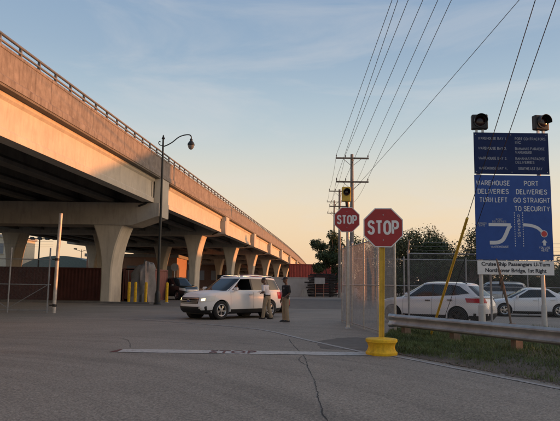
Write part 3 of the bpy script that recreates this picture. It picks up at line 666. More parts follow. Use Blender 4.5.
for i, a in enumerate(A1):
    P = Vector(tops[i]); tt = (a.y-2.2)/(a.y-22); b = a+(P-a)*tt
    wire(a, b, .12, f'{names[i]} of the thin overhead wires fanning up from the nearest utility pole')
    lvl = ('upper' if i < 3 else 'lower')+' cross-arm '+('left end', 'inner left', 'right end')[i % 3]
    wire(A2[i], a, .5, f'overhead wire from nearest to second utility pole, {lvl}', r=.012)
    wire(A3[i], A2[i], .5, f'overhead wire from second to third utility pole, {lvl}', r=.012)
wire(Vector((5.8, 46.9, 9.0)), Vector((11.2, 2.4, 15.0)), .2, 'lone overhead wire slanting far right from the nearest utility pole')
def guy(label, anchor, top):
    o = MB().tube([anchor, top], .008, 5).obj('guy_wire', M_wire, smooth=60); tag(o, label, 'guy wire')
    return o
A_ = Vector((4.13, 16.75, 0)); P_ = Vector((4.43, 10, 6.51)); B_ = A_+(P_-A_)*2.1
gw = guy('guy wire with a yellow plastic guard rising behind the guardrail', A_, B_)
d_ = (B_-A_).normalized(); MB().tube([A_+d_*.15, A_+d_*4.4], .032, 10).obj('guard_tube', M_yellow2, gw, smooth=50)
A_ = Vector((5.1, 19.4, 0)); P_ = Vector((4.79, 10, 6.52)); B_ = A_+(P_-A_)*1.82
guy('bare guy wire right of the yellow guarded one', A_, B_)

# ================================================================== STREET LAMP by the overpass
t = empty('street_lamp', (-8.2, 41.0, 0)); tag(t, 'tall black street lamp with scrolled arm beside the overpass', 'street lamp')
M_lampblk = mat('lamp_black', (.022, .024, .024), .5, .3, var=.15)
MB().lathe([(.26, 0), (.26, .08), (.2, .14), (.2, .7), (.15, .8), (.13, .95)], 16).obj('base', M_lampblk, t, smooth=35)
MB().tube([(0, 0, .9), (.0, 0, 6), (-.02, 0, 11.0), (-.02, 0, 11.45)], [.11, .085, .065, .06], 14).obj('pole', M_lampblk, t, smooth=50)
MB().lathe([(.075, 11.42), (.12, 11.46), (.1, 11.52), (.05, 11.6), (.06, 11.66), (.001, 11.75)], 12, (-.02, 0, 0)).obj('finial', M_lampblk, t, smooth=40)
arm = smoothline([(-.02, 0, 10.9), (.25, 0, 11.0), (.62, 0, 11.22), (1.05, 0, 11.58), (1.45, 0, 11.74), (1.8, 0, 11.76), (1.93, 0, 11.62), (1.93, 0, 11.45)], 6)
MB().tube(arm, .04, 8).obj('arm', M_lampblk, t, smooth=60)
MB().tube(smoothline([(-.02, 0, 10.95), (-.22, 0, 11.0), (-.33, 0, 11.14), (-.28, 0, 11.27), (-.2, 0, 11.22)], 6), .03, 8).obj('scroll', M_lampblk, t, smooth=60)
lh = MB().lathe([(.05, 11.5), (.1, 11.44), (.1, 11.32), (.16, 11.26), (.24, 11.12), (.25, 11.02), (.22, 11.0)], 18, (1.93, 0, 0)).obj('lamp_head', M_lampblk, t, smooth=40)
MB().lathe([(.215, 11.01), (.2, 10.88), (.13, 10.76), (.05, 10.71), (.001, 10.70)], 18, (1.93, 0, 0)).obj('globe', mat('lamp_globe_unlit', (.16, .17, .17), .15), lh, smooth=60)

# ================================================================== CONTAINERS, BOLLARDS, TARP
def container(label, loc, rz, L, m, doors=False, H=2.59, group=None):
    t = empty('shipping_container', loc, rz); tag(t, label, 'container', group)
    Wd = 2.44; h = L/2; fm = m
    for sy in (-1, 1):   # corrugated long sides
        pts = []; x = -h+.16; k = 0
        while x < h-.16:
            for dx, dy in ((0, 0), (.07, 0), (.14, .036), (.21, .036)): pts.append((min(x+dx, h-.14), dy))
            x += .28
        ring = [(px, sy*(Wd/2-.045+py*.0)-sy*py) for px, py in pts]
        mb = MB(); mb.grid([[(a, b, z) for a, b in ring] for z in (.16, H-.12)]); mb.obj('side_panel', m, t, fix=False)
    for sx in (-1, 1):
        if sx == -1 and doors: continue
        pts = []; y = -Wd/2+.12
        while y < Wd/2-.12:
            for dx, dy in ((0, 0), (.07, 0), (.14, .036), (.21, .036)): pts.append((min(y+dx, Wd/2-.1), dy))
            y += .28
        MB().grid([[(sx*(h-.05-dy), a, z) for a, dy in pts] for z in (.16, H-.12)]).obj('end_panel', m, t, fix=False)
    for sx in (-1, 1):
        for sy in (-1, 1):
            p = MB().box((sx*(h-.08), sy*(Wd/2-.06), H/2), (.16, .12, H-.004)).obj('corner_post', fm, t)
            for z in (.06, H-.06): MB().box((sx*(h-.085), sy*(Wd/2-.075), z), (.178, .16, .12)).obj('corner_casting', fm, p)
    for sy in (-1, 1):
        MB().box((0, sy*(Wd/2-.05), .08), (L-.36, .1, .15)).obj('bottom_rail', fm, t)
        MB().box((0, sy*(Wd/2-.04), H-.06), (L-.36, .08, .11)).obj('top_rail', fm, t)
    MB().box((0, 0, H-.03), (L-.05, Wd-.1, .03)).obj('roof_panel', m, t)
    if doors:
        for sy in (-1, 1):
            d = MB().box((-h+.05, sy*.53, H/2), (.05, 1.04, H-.3)).obj('door', m, t)
            for q in (.2, .78):
                MB().tube([(-h-.005, sy*q, .14), (-h-.005, sy*q, H-.14)], .02, 8).obj('locking_bar', M_galv, d, smooth=50)
            MB().box((-h-.03, sy*.35, 1.1), (.03, .32, .04)).obj('handle', M_galv, d)
    return t
M_maroon = mat('container_maroon', (.095, .028, .024), .7, .1, var=.25, scale=1.2, streak=.5, streak_col=(.02, .01, .01))
M_pink = mat('container_faded_red', (.22, .085, .07), .75, .1, var=.25, scale=1.2, streak=.4, streak_col=(.08, .03, .025))
M_contred = mat('container_red', (.27, .045, .035), .65, .1, var=.25, scale=.6, streak=.4, streak_col=(.1, .02, .02))
container('dark maroon shipping container behind the nearest overpass column', (-18.75, 49.4, 0), 0, 12.19, M_maroon)
container('dark maroon shipping container behind the braced gate at far left', (-31.2, 49.5, 0), 0, 12.19, M_maroon)
container('faded red shipping container with closed doors beside the grey tarpaulin', (-11.2, 51.1, 0), R(90), 6.06, M_pink, doors=True)
# tarpaulin heap
tp = MB(); g = []
for i in range(29):
    row = []; th = i/28*2*math.pi
    for j in range(13):
        q = j/12; prof_r = (1.0-.12*q-.1*math.sin(q*3)) if q < .8 else (1.0-.12*q)*math.sqrt(max(0, 1-((q-.8)/.2)**2))*.95
        z = 2.75*(q if q < .8 else .8+.2*math.sin((q-.8)/.2*math.pi/2)); fold = 1+.16*math.sin(th*5+q*3)*(1-.5*q)+.07*math.sin(th*13+5*q)+.12*math.sin(th*2+1)
        row.append((.92*prof_r*fold*math.cos(th), 1.3*prof_r*fold*math.sin(th), z*(1+.16*math.sin(th+2.2)*q+.05*math.sin(th*5)*q)))
    g.append(row)
tp.grid(g); to = tp.obj('tarpaulin', mat('tarp_grey', (.15, .15, .155), .6, var=.3, scale=2), smooth=60); to.location = (-10.5, 46.8, 0); tag(to, 'grey tarpaulin draped over a tall heap beside the faded red container', 'tarpaulin')
for x, y, lab in ((-10.88, 44.0, 'leftmost yellow bollard of the row, beside the flared column'), (-10.42, 44.0, 'second yellow bollard, close to the leftmost one'), (-9.66, 44.0, 'yellow bollard just left of the street lamp'), (-8.35, 45.2, 'lone yellow bollard right of the street lamp')):
    o = empty('bollard', (x, y, 0)); tag(o, lab, 'bollard', 'yellow bollards under the overpass')
    MB().lathe([(.105, 0), (.105, 1.4), (.09, 1.47), (.05, 1.5), (.001, 1.51)], 16).obj('post', M_yellow, o, smooth=40)
    MB().lathe([(.16, 0), (.15, .04), (.107, .05)], 16).obj('footing', M_conc_grey, o)

# ================================================================== VEHICLES
def interp(tab, x):
    if x <= tab[0][0]: return tab[0][1]
    for (a, p), (b, q) in zip(tab[:-1], tab[1:]):
        if x <= b:
            u = (x-a)/(b-a); return p+(q-p)*u
    return tab[-1][1]
def superxy(th, n):
    c, q = math.cos(th), math.sin(th); r = (abs(c)**n+abs(q)**n)**(1/n); return c/r, q/r
class CarShape:
    def __init__(s, d):
        s.d = d; s.hl = d['L']/2; s.hw = d['W']/2
    def body(s, t, th, off=0):
        """point on the lower body, t 0 sill .. 1 shoulder, th angle in plan (0 = nose)"""
        d = s.d; n = 5.0
        w = s.hw*interp([(0, .93), (.12, .975), (.35, 1.0), (.6, .995), (.8, .985), (.93, .965), (1, .925)], t)
        xf = s.hl-interp(d['nose'], t); xr = -s.hl+interp(d['tail'], t)
        c, q = superxy(th, n)
        x = (xf+xr)/2+(xf-xr)/2*c; y = w*q
        taper = 1-.09*max(0, (abs(x)-s.hl*.55)/(s.hl*.45))**2
        y *= taper
        zt = interp(d['top'], x); zb = interp(d.get('sill', [(0, d['zb'])]), x)
        p = Vector((x, y, zb+(zt-zb)*t))
        if off:
            e = 1e-3
            a = s.body(min(1, t+e), th)-s.body(max(0, t-e), th); b = s.body(t, th+e)-s.body(t, th-e)
            nn = b.cross(a)
            if nn.length > 1e-12: p += nn.normalized()*off
        return p
    def th_for_x(s, t, x, side):
        lo, hi = 0.0, math.pi
        for _ in range(40):
            m = (lo+hi)/2
            if s.body(t, m).x > x: lo = m
            else: hi = m
        return (lo+hi)/2*(1 if side > 0 else -1)
    def cab(s, t, x=None, yf=None, front=True, side=1, off=0):
        d = s.d; n = 5.5
        xf = lerp(d['ws0'], d['ws1'], t); xr = lerp(d['rg0'], d['rg1'], t**d.get('rgp', 1))
        w = s.hw*lerp(.885, d.get('roofw', .70), t**1.15)
        xm, h = (xf+xr)/2, (xf-xr)/2
        if x is not None:
            u = min(1, abs((x-xm)/h)); y = w*(1-u**n)**(1/n)*side; px = x
        else:
            y = yf*w; px = xm+h*(1-abs(yf)**n)**(1/n)*(1 if front else -1)
        zb = interp(d['top'], px)-.03; zr = interp(d['roof'], px)
        p = Vector((px, y, zb+(zr-zb)*t))
        if off:
            if x is not None: p += Vector((0, side*off*.95, off*.3))
            else: p += Vector((off*.75*(1 if front else -1), 0, off*.65))
        return p
    def cab_ring(s, t, n=48):
        d = s.d; out = []
        for i in range(n):
            th = 2*math.pi*i/n; xf = lerp(d['ws0'], d['ws1'], t); xr = lerp(d['rg0'], d['rg1'], t**d.get('rgp', 1)); w = s.hw*lerp(.885, d.get('roofw', .70), t**1.15)
            c, q = superxy(th, 5.5); x = (xf+xr)/2+(xf-xr)/2*c; y = w*q
            zb = interp(d['top'], x)-.03; zr = interp(d['roof'], x); out.append((x, y, zb+(zr-zb)*t))
        return out
def capped(rings, crown, m=8):
    mb = MB(); n = len(rings[0]); h = n//2
    mb.rings(rings, cap=False)
    def cap(ring, cr, flip):
        idx0 = (len(rings)-1)*n if not flip else 0
        prev = None; W_ = max(abs(p[1]) for p in ring)
        for i in range(0, h+1):
            a = i; b = (n-i) % n
            if a == b: row = [idx0+a]
            else:
                pa, pb = Vector(ring[a]), Vector(ring[b]); row = [idx0+a]
                for j in range(1, m):
                    p = pa.lerp(pb, j/m); wloc = max(1e-6, abs(pa.y)); p.z += cr*(wloc/W_)*(1-(p.y/wloc)**2); mb.v.append(tuple(p)); row.append(len(mb.v)-1)
                row.append(idx0+b)
            if prev is not None:
                if len(prev) == 1: mb.f += [(prev[0], row[j], row[j+1]) for j in range(m)]
                elif len(row) == 1: mb.f += [(prev[j], row[0], prev[j+1]) for j in range(m)]
                else: mb.f += [(prev[j], row[j], row[j+1], prev[j+1]) for j in range(m)]
            prev = row
    cap(rings[-1], crown, False); cap(rings[0], 0, True)
    return mb
WHEELS = {}
def wheel_meshes(r, w, spokes, dark):
    key = (r, w, spokes, dark)
    if key in WHEELS: return WHEELS[key]
    rr = r*.66
    ty = MB(); ty.lathe([(rr, -w/2+.02), (rr+.03, -w/2), (r-.05, -w/2), (r-.015, -w/2+.02), (r, -w/2+.05), (r, w/2-.05), (r-.015, w/2-.02), (r-.05, w/2), (rr+.03, w/2), (rr, w/2-.02)], 36, ax='y', cap=False); tm = ty.mesh('wheel'); sm(tm, 40)
    rm_ = MB(); rm_.lathe([(rr+.004, w/2-.01), (rr-.012, w/2), (rr-.035, w/2-.012), (rr-.045, w/2-.07), (rr-.05, -w/2+.03), (rr+.0, -w/2+.02)], 36, ax='y', cap=False)
    for i in range(spokes):
        a = 2*math.pi*i/spokes+.3
        for dd in (-.13, .13):
            p0 = (.05*math.cos(a), .05*math.sin(a)); p1 = ((rr-.03)*math.cos(a+dd), (rr-.03)*math.sin(a+dd))
            dx, dy = -math.sin(a), math.cos(a)
            g = [[(p[0]+dx*e, yy, p[1]+dy*e) for e in (-.026, .026)] for p, yy in ((p0, w/2-.02), (p1, w/2-.035))]
            b = [[(x, y-.05, z) for x, y, z in r_] for r_ in g]
            rm_.rings([[g[k][0], g[k][1], b[k][1], b[k][0]] for k in (0, 1)])
    rm_.lathe([(.075, w/2-.06), (.075, w/2-.016), (.06, w/2-.004), (.001, w/2-.002)], 16, ax='y')
    rm2 = rm_.mesh('rim'); sm(rm2, 35)
    dk = MB(); dk.lathe([(rr-.04, -w/2+.06), (.001, -w/2+.06)], 24, ax='y', cap=False); dk.lathe([(.16, w/2-.12), (.16, w/2-.1), (.001, w/2-.1)], 24, ax='y'); dm = dk.mesh('brake_disc')
    for me, m in ((tm, M_rubber), (rm2, M_blackmetal if dark else M_alloy), (dm, M_blackmetal)): me.materials.append(m)
    WHEELS[key] = (tm, rm2, dm); return WHEELS[key]
def vehicle(name, label, cat, loc, rz, d, paint, group=None):
    t = empty(name, loc, rz); tag(t, label, cat, group); s = CarShape(d)
    ts = [0, .05, .12, .22, .35, .5, .62, .74, .84, .92, .97, 1.0]; N = 72
    bo = capped([[tuple(s.body(tt, 2*math.pi*i/N)) for i in range(N)] for tt in ts], d.get('crown', .05)).obj('body', paint, t)
    wr = d['wr']; wxs = (d['fx'], d['fx']-d['wb']); tw = s.hw-.005
    cut = MB()
    for wx in wxs:
        for q in (-1, 1): cut.lathe([(wr*1.14, q*(s.hw-.42)), (wr*1.14, q*(s.hw+.3))], 40, (wx, 0, wr), 'y')
    co = cut.obj('cut', None); md = bo.modifiers.new('b', 'BOOLEAN'); md.operation = 'DIFFERENCE'; md.object = co; md.solver = 'EXACT'
    co.location = loc; co.rotation_euler = (0, 0, rz); bpy.context.view_layer.update()
    bake(bo); bpy.data.objects.remove(co); sm(bo.data, 38); bo.data.materials.clear(); bo.data.materials.append(paint)
    for wx in wxs:      # dark wheel wells
        for q in (-1, 1):
            MB().lathe([(wr*1.13, q*(s.hw-.40)), (wr*1.13, q*(s.hw-.12)), (wr*1.125, q*(s.hw-.12)), (wr*1.125, q*(s.hw-.395)), (.001, q*(s.hw-.395))], 32, (wx, 0, wr), 'y').obj('wheel_well', M_black, t)
    cab = capped([s.cab_ring(tt) for tt in (0, .1, .3, .5, .7, .85, .94, 1.0)], d.get('rcrown', .06)).obj('cabin', paint, t); sm(cab.data, 35)
    if d.get('open_window'):
        c = d['windows'][0]; pts = []
        for (x, tt) in c:
            p = s.cab(tt, x=x, side=1); pts.append((p.x, p.z))
        co = MB().prism(pts, .12, 1.3, 'y').obj('cut', M_black); co.location = loc; co.rotation_euler = (0, 0, rz); bpy.context.view_layer.update()
        md = cab.modifiers.new('b', 'BOOLEAN'); md.operation = 'DIFFERENCE'; md.object = co; md.solver = 'EXACT'; md.material_mode = 'TRANSFER'
        bake(cab); bpy.data.objects.remove(co); sm(cab.data, 35)
    def sidewin(nm, c, side, m=M_glass, off=.006, par=None, nx=8, ny=5):   # c: four (x,t): rear-low, front-low, front-high, rear-high
        g = []
        for j in range(ny+1):
            v = j/ny; a = (lerp(c[0][0], c[3][0], v), lerp(c[0][1], c[3][1], v)); b = (lerp(c[1][0], c[2][0], v), lerp(c[1][1], c[2][1], v))
            g.append([tuple(s.cab(lerp(a[1], b[1], i/nx), x=lerp(a[0], b[0], i/nx), side=side, off=off)) for i in range(nx+1)])
        o = MB().grid(g).obj(nm, m, par or cab, smooth=60, fix=False)
        return o
    def endwin(nm, front, t0, t1, w0, w1, m=M_glass, off=.006):
        g = [[tuple(s.cab(lerp(t0, t1, j/6), yf=lerp(-lerp(w0, w1, j/6), lerp(w0, w1, j/6), i/12), front=front, off=off)) for i in range(13)] for j in range(7)]
        return MB().grid(g).obj(nm, m, cab, smooth=60, fix=False)
    endwin('windscreen', True, .08, .93, .90, .90); endwin('rear_window', False, *d.get('rwin', (.25, .90)), .84, .84)
    for side in (-1, 1):
        for ci, c in enumerate(d['windows']):
            if side == 1 and ci == 0 and d.get('open_window'): continue
            sidewin('window', c, side)
    for side in (-1, 1):
        for ca, cb2_ in zip(d['windows'][:-1], d['windows'][1:]):      # dark pillar trim between the side windows
            sidewin('pillar_trim', (cb2_[1], ca[0], ca[3], cb2_[2]), side, M_black, .004, nx=2)
    def patch(nm, t0, t1, th0, th1, m, off, par=None, ni=8, nj=4, skip=True, smooth=50):
        vs = [[s.body(lerp(t0, t1, j/nj), lerp(th0, th1, i/ni), off) for i in range(ni+1)] for j in range(nj+1)]
        mb = MB(); c = ni+1
        mb.v = [tuple(p) for r_ in vs for p in r_]
        for j in range(nj):
            for i in range(ni):
                f = (j*c+i, j*c+i+1, (j+1)*c+i+1, (j+1)*c+i)
                cx = sum(mb.v[k][0] for k in f)/4; cz = sum(mb.v[k][2] for k in f)/4
                if skip and any((cx-wx)**2+(cz-wr)**2 < (wr*1.17)**2 for wx in wxs) and abs(mb.v[f[0]][1]) > s.hw*.6: continue
                mb.f.append(f)
        return mb.obj(nm, m, par or bo, smooth=smooth, fix=False)
    # dark sill / bumper cladding all the way round
    patch('cladding', 0, d.get('clad', .16), 0, 2*math.pi, M_black, .012, t, ni=144, nj=3)
    for a in d.get('front', []): patch(*a[:5], a[5], a[6], par=bo)
    for a in d.get('rear', []): patch(*a[:5], a[5], a[6], par=bo)
    # door shut lines and handles
    for side in (-1, 1):
        for x in d['seams']:
            g = []
            for j in range(13):
                tt = lerp(d.get('clad', .16)+.01, .985, j/12); xx = x+.0
                th = s.th_for_x(tt, xx, side); e = .004
                pa = s.body(tt, s.th_for_x(tt, xx-e, side), .0025); pb_ = s.body(tt, s.th_for_x(tt, xx+e, side), .0025)
                if any((xx-wx)**2+(pa.z-wr)**2 < (wr*1.16)**2 for wx in wxs): continue
                g.append([tuple(pa), tuple(pb_)])
            if len(g) > 2: MB().grid(g).obj('door_seam', M_black, bo, fix=False)
        for x in d['handles']:
            tt = .84; p = s.body(tt, s.th_for_x(tt, x, side), .018)
            h_ = MB().box((p.x, p.y, p.z), (.20, .03, .035)).obj('door_handle', d.get('handlemat', paint), bo)
        # mirror
        mx, mz = d['mirror']; yy = s.hw*.93*side
        mb = MB(); mb.rings([[(mx+dx*q, yy+side*dy, mz+dzz*q2) for dx, dzz in ((-.05, -.07), (.05, -.08), (.08, 0), (.05, .08), (-.05, .08)) for q2 in (q,)] for dy, q in ((.0, .7), (.06, 1), (.17, 1), (.21, .7))])
        mb.obj('mirror', d.get('mirrormat', paint), t, smooth=50)
    if d.get('rails'):
        x0, x1 = d['rails']
        for side in (-1, 1):
            pts = [s.cab(.985, x=lerp(x0, x1, i/10), side=side) for i in range(11)]
            pts = [Vector((p.x, p.y*.93, p.z+(.05 if 0 < i < 10 else .0)+.035)) for i, p in enumerate(pts)]
            MB().tube(pts, .018, 8).obj('roof_rail', M_blackmetal if d.get('darkrails') else M_chrome, cab, smooth=50)
    tm, rm_, dm = wheel_meshes(wr, .24, d.get('spokes', 5), d.get('darkrim', False))
    for wx in wxs:
        for q in (-1, 1):
            w_ = link('wheel', tm, None, t); w_.location = (wx, q*(s.hw-.145), wr); w_.rotation_euler = (0, rnd.uniform(0, 6), 0 if q > 0 else math.pi)
            link('rim', rm_, None, w_); link('brake_disc', dm, None, w_)
    u = MB(); u.box(((wxs[0]+wxs[1])/2, 0, d['zb']+.02), (d['L']*.8, d['W']*.62, .16)); u.obj('underbody', M_black, t)
    return t, s, bo, cab
PI = math.pi
M_grille = mat('grille_black', (.015, .015, .016), .4, .3)
SUV1 = dict(L=5.0, W=2.0, zb=.27, wr=.385, fx=1.50, wb=2.86, crown=.045, rcrown=.05,
    nose=[(0, .16), (.15, .04), (.3, 0), (.55, .02), (.75, .06), (.9, .13), (1, .27)], tail=[(0, .14), (.2, .0), (.5, .0), (.8, .06), (1, .12)],
    top=[(-2.5, 1.17), (-1.2, 1.19), (.6, 1.17), (1.05, 1.17), (1.7, 1.11), (2.2, 1.04), (2.5, .97)],
    roof=[(-2.3, 1.70), (-1.5, 1.755), (-.3, 1.775), (.5, 1.74)],
    ws0=1.32, ws1=.34, rg0=-2.42, rg1=-2.05, roofw=.72, rails=(.25, -1.95), clad=.17,
    windows=[((-.28, .12), (.82, .12), (.22, .90), (-.22, .90)), ((-1.32, .12), (-.36, .12), (-.32, .90), (-1.24, .90)), ((-2.1, .16), (-1.42, .12), (-1.34, .90), (-1.9, .88))],
    seams=[1.02, -.30, -1.36], handles=(-.12, -1.15), mirror=(.78, 1.25), spokes=5,
    front=[('grille', .53, .86, -.555, .555, M_grille, .006), ('grille_bar', .555, .60, -.54, .54, M_alloy, .022), ('grille_bar', .65, .705, -.55, .55, M_alloy, .022), ('grille_bar', .77, .82, -.55, .55, M_alloy, .022),
           ('headlight', .62, .88, .58, .90, M_lens, .01), ('headlight', .62, .88, -.90, -.58, M_lens, .01),
           ('lower_bumper', .14, .37, -.78, .78, M_black, .014), ('fog_lamp', .27, .33, .6, .68, M_lens, .022), ('fog_lamp', .27, .33, -.68, -.6, M_lens, .022)],
    rear=[('tail_light', .62, .95, PI-.88, PI-.62, M_tail, .01), ('tail_light', .62, .95, PI+.62, PI+.88, M_tail, .01)])
suv, s1, b1, c1 = vehicle('suv', 'white SUV with lit headlights stopped beside the two standing people', 'car', (-2.02, 26.9, 0), R(226.4), {**SUV1, 'open_window': True}, M_carwhite)
for q in (-1, 1):   # the lit bulb areas inside the headlights
    g = [[tuple(s1.body(lerp(.67, .79, j/3), q*lerp(.64, .73, i/4), .018)) for i in range(5)] for j in range(4)]
    MB().grid(g).obj('headlight_bulb', M_headlit, b1, fix=False)
p = s1.body(.67, 0, .03)
em = MB().lathe([(.001, .0), (.125, .0), (.125, .012), (.001, .014)], 24, ax='x').obj('emblem', M_chrome, b1); em.location = (p.x, 0, p.z); em.scale = (1, 1, .42)
em = MB().lathe([(.001, .012), (.11, .012), (.11, .018), (.001, .02)], 24, ax='x').obj('emblem_field', mat('emblem_blue', (.01, .03, .14), .3), b1); em.location = (p.x, 0, p.z); em.scale = (1, 1, .38)
CROSS = dict(L=4.75, W=1.86, zb=.24, wr=.36, fx=1.42, wb=2.71, crown=.05, rcrown=.05,
    nose=[(0, .14), (.2, .02), (.4, 0), (.7, .05), (.9, .16), (1, .32)], tail=[(0, .16), (.2, .02), (.45, .0), (.7, .05), (1, .2)],
    top=[(-2.3, 1.12), (-1.4, 1.14), (.5, 1.06), (1.0, 1.05), (1.7, .98), (2.3, .84)],
    roof=[(-2.0, 1.55), (-1.2, 1.62), (-.2, 1.645), (.4, 1.61)], ws0=1.30, ws1=.22, rg0=-2.25, rg1=-1.62, roofw=.71, rails=(.15, -1.55), darkrails=True, clad=.2,
    windows=[((-.26, .10), (.80, .10), (.12, .88), (-.20, .88)), ((-1.20, .12), (-.34, .10), (-.29, .88), (-1.02, .88)), ((-1.72, .30), (-1.28, .14), (-1.10, .86), (-1.32, .80))],
    seams=[.95, -.28, -1.22], handles=(-.1, -1.0), handlemat=M_black, mirror=(.74, 1.14), spokes=5, darkrim=True, rwin=(.12, .88),
    front=[('grille', .35, .70, -.5, .5, M_grille, .006), ('headlight', .62, .84, .55, .9, M_lens, .01), ('headlight', .62, .84, -.9, -.55, M_lens, .01)],
    rear=[('tail_light', .74, .92, PI-.93, PI-.50, M_tail, .012), ('tail_light', .74, .92, PI+.50, PI+.93, M_tail, .012), ('bumper', .0, .30, PI-.86, PI+.86, M_black, .016), ('number_plate', .44, .60, PI-.17, PI+.17, M_lens, .014)])
cr2, s2, b2, c2 = vehicle('crossover', 'white crossover with red tail light parked behind the chain link fence and guardrail', 'car', (6.3, 24.5, 0), R(142), CROSS, M_carwhite2)
VAN = dict(CROSS); VAN.update(roof=[(-2.0, 1.86), (-1.2, 1.93), (-.2, 1.95), (.4, 1.9)], ws0=1.45, ws1=.4, rails=None, handlemat=M_black, top=[(-2.3, 1.2), (.5, 1.18), (1.0, 1.18), (1.7, 1.12), (2.3, .98)])
M_carred = mat('car_red_paint', (.30, .04, .028), .45, var=.06, coat=.2)
vehicle('suv', 'red SUV mostly hidden behind the rear of the white SUV', 'car', (-1.3, 33.4, 0), R(-52), VAN, M_carred)
SEDAN = dict(L=4.6, W=1.8, zb=.2, wr=.33, fx=1.42, wb=2.7, crown=.05, rcrown=.05,
    nose=[(0, .12), (.2, .02), (.4, 0), (.7, .06), (.9, .2), (1, .4)], tail=[(0, .12), (.2, .02), (.5, .0), (.8, .06), (1, .2)],
    top=[(-2.3, .98), (-1.6, 1.02), (.4, .95), (1.0, .93), (1.7, .84), (2.3, .66)],
    roof=[(-1.4, 1.36), (-.7, 1.43), (0, 1.45), (.5, 1.40)], ws0=1.35, ws1=.25, rg0=-1.95, rg1=-.95, roofw=.70, clad=.12,
    windows=[((-.22, .10), (.85, .10), (.15, .88), (-.18, .88)), ((-1.15, .12), (-.30, .10), (-.26, .88), (-.80, .88))],
    seams=[.95, -.25, -1.15], handles=(-.1, -.95), mirror=(.78, 1.03), spokes=5,
    front=[('grille', .2, .5, -.5, .5, M_grille, .006), ('headlight', .6, .85, .5, .9, M_lens, .01), ('headlight', .6, .85, -.9, -.5, M_lens, .01)],
    rear=[('tail_light', .62, .9, PI-.9, PI-.45, M_tail, .01), ('tail_light', .62, .9, PI+.45, PI+.9, M_tail, .01)])
vehicle('sedan', 'white sedan parked right of the crossover below the blue board', 'car', (13.2, 32.0, 0), R(172), SEDAN, M_carwhite2)
M_silver2 = mat('car_grey_paint', (.3, .31, .32), .3, .3, var=.04, coat=.8)
vehicle('suv', 'silver SUV parked farther back between the crossover and the sedan', 'car', (14.2, 40.5, 0), R(165), {**SUV1}, M_silver)
vehicle('sedan', 'silver sedan parked at the right edge beyond the fence', 'car', (18.6, 37, 0), R(20), SEDAN, M_silver2)
M_cargreen = mat('car_dark_green_paint', (.012, .022, .02), .3, var=.05, coat=.8)
PICK = dict(SUV1); PICK.update(zb=.34, wr=.40, top=[(-2.5, 1.22), (.6, 1.22), (1.05, 1.22), (1.7, 1.18), (2.2, 1.12), (2.5, 1.05)], roof=[(-2.3, 1.85), (-.3, 1.92), (.5, 1.88)])
vehicle('pickup', 'dark green vehicle parked under the overpass behind the street lamp', 'car', (-9.0, 54.2, 0), R(-52), PICK, M_cargreen)

# ================================================================== PEOPLE
def hand(mb, w, dirv, side, s=1.0):
    """palm + five bent fingers continuing from wrist w along dirv"""
    dv = Vector(dirv).normalized(); up = Vector((0, 0, 1)) if abs(dv.z) < .8 else Vector((0, 1, 0))
    a = dv.cross(up).normalized(); b = a.cross(dv).normalized(); w = Vector(w)
    mb.tube([w, w+dv*.03, w+dv*.085, w+dv*.1], [(.024, .02), (.038, .018), (.042, .017), (.036, .014)], 10)
    for i, L in enumerate((.068, .078, .074, .06)):
        r0 = w+dv*.09+a*(.030-.020*i); c = b*(-.012)
        mb.tube([r0, r0+dv*L*.45+c*.3, r0+dv*L*.8+c*1.4, r0+dv*L*.95+c*2.4], [.0095, .009, .008, .006], 6)
    th = w+dv*.03+a*.03*side
    mb.tube([th, th+dv*.03+a*.025*side, th+dv*.062+a*.032*side], [.012, .011, .008], 6)
def head(mb, c, yaw=0, pitch=0, s=1.0):
    m = Matrix.Translation(c) @ Matrix.Rotation(yaw, 4, 'Z') @ Matrix.Rotation(pitch, 4, 'X')
    h = MB()
    h.ell([(0, .03, -.115, .028, .03), (0, .028, -.10, .045, .05), (0, .015, -.06, .062, .078), (0, .005, -.01, .072, .092), (0, 0, .04, .076, .098), (0, -.006, .08, .070, .09), (0, -.01, .108, .05, .066), (0, -.01, .122, .02, .028)], 18)
    h.tube([(0, .09, .012), (0, .108, -.022), (0, .112, -.035), (0, .092, -.045)], [.010, .014, .016, .010], 8)        # nose
    h.tube([(-.026, .088, -.07), (0, .098, -.072), (.026, .088, -.07)], [.008, .011, .008], 6)                     # mouth
    for q in (-1, 1):
        h.tube([(q*.074, -.005, -.04), (q*.083, -.01, -.01), (q*.078, -.012, .022)], [.008, .014, .009], 6)          # ear
        h.tube([(q*.045, .083, .026), (q*.02, .094, .024)], [.008, .010], 6)                                          # brow
    mb.add([tuple(m @ Vector(v)) for v in h.v], h.f); return m
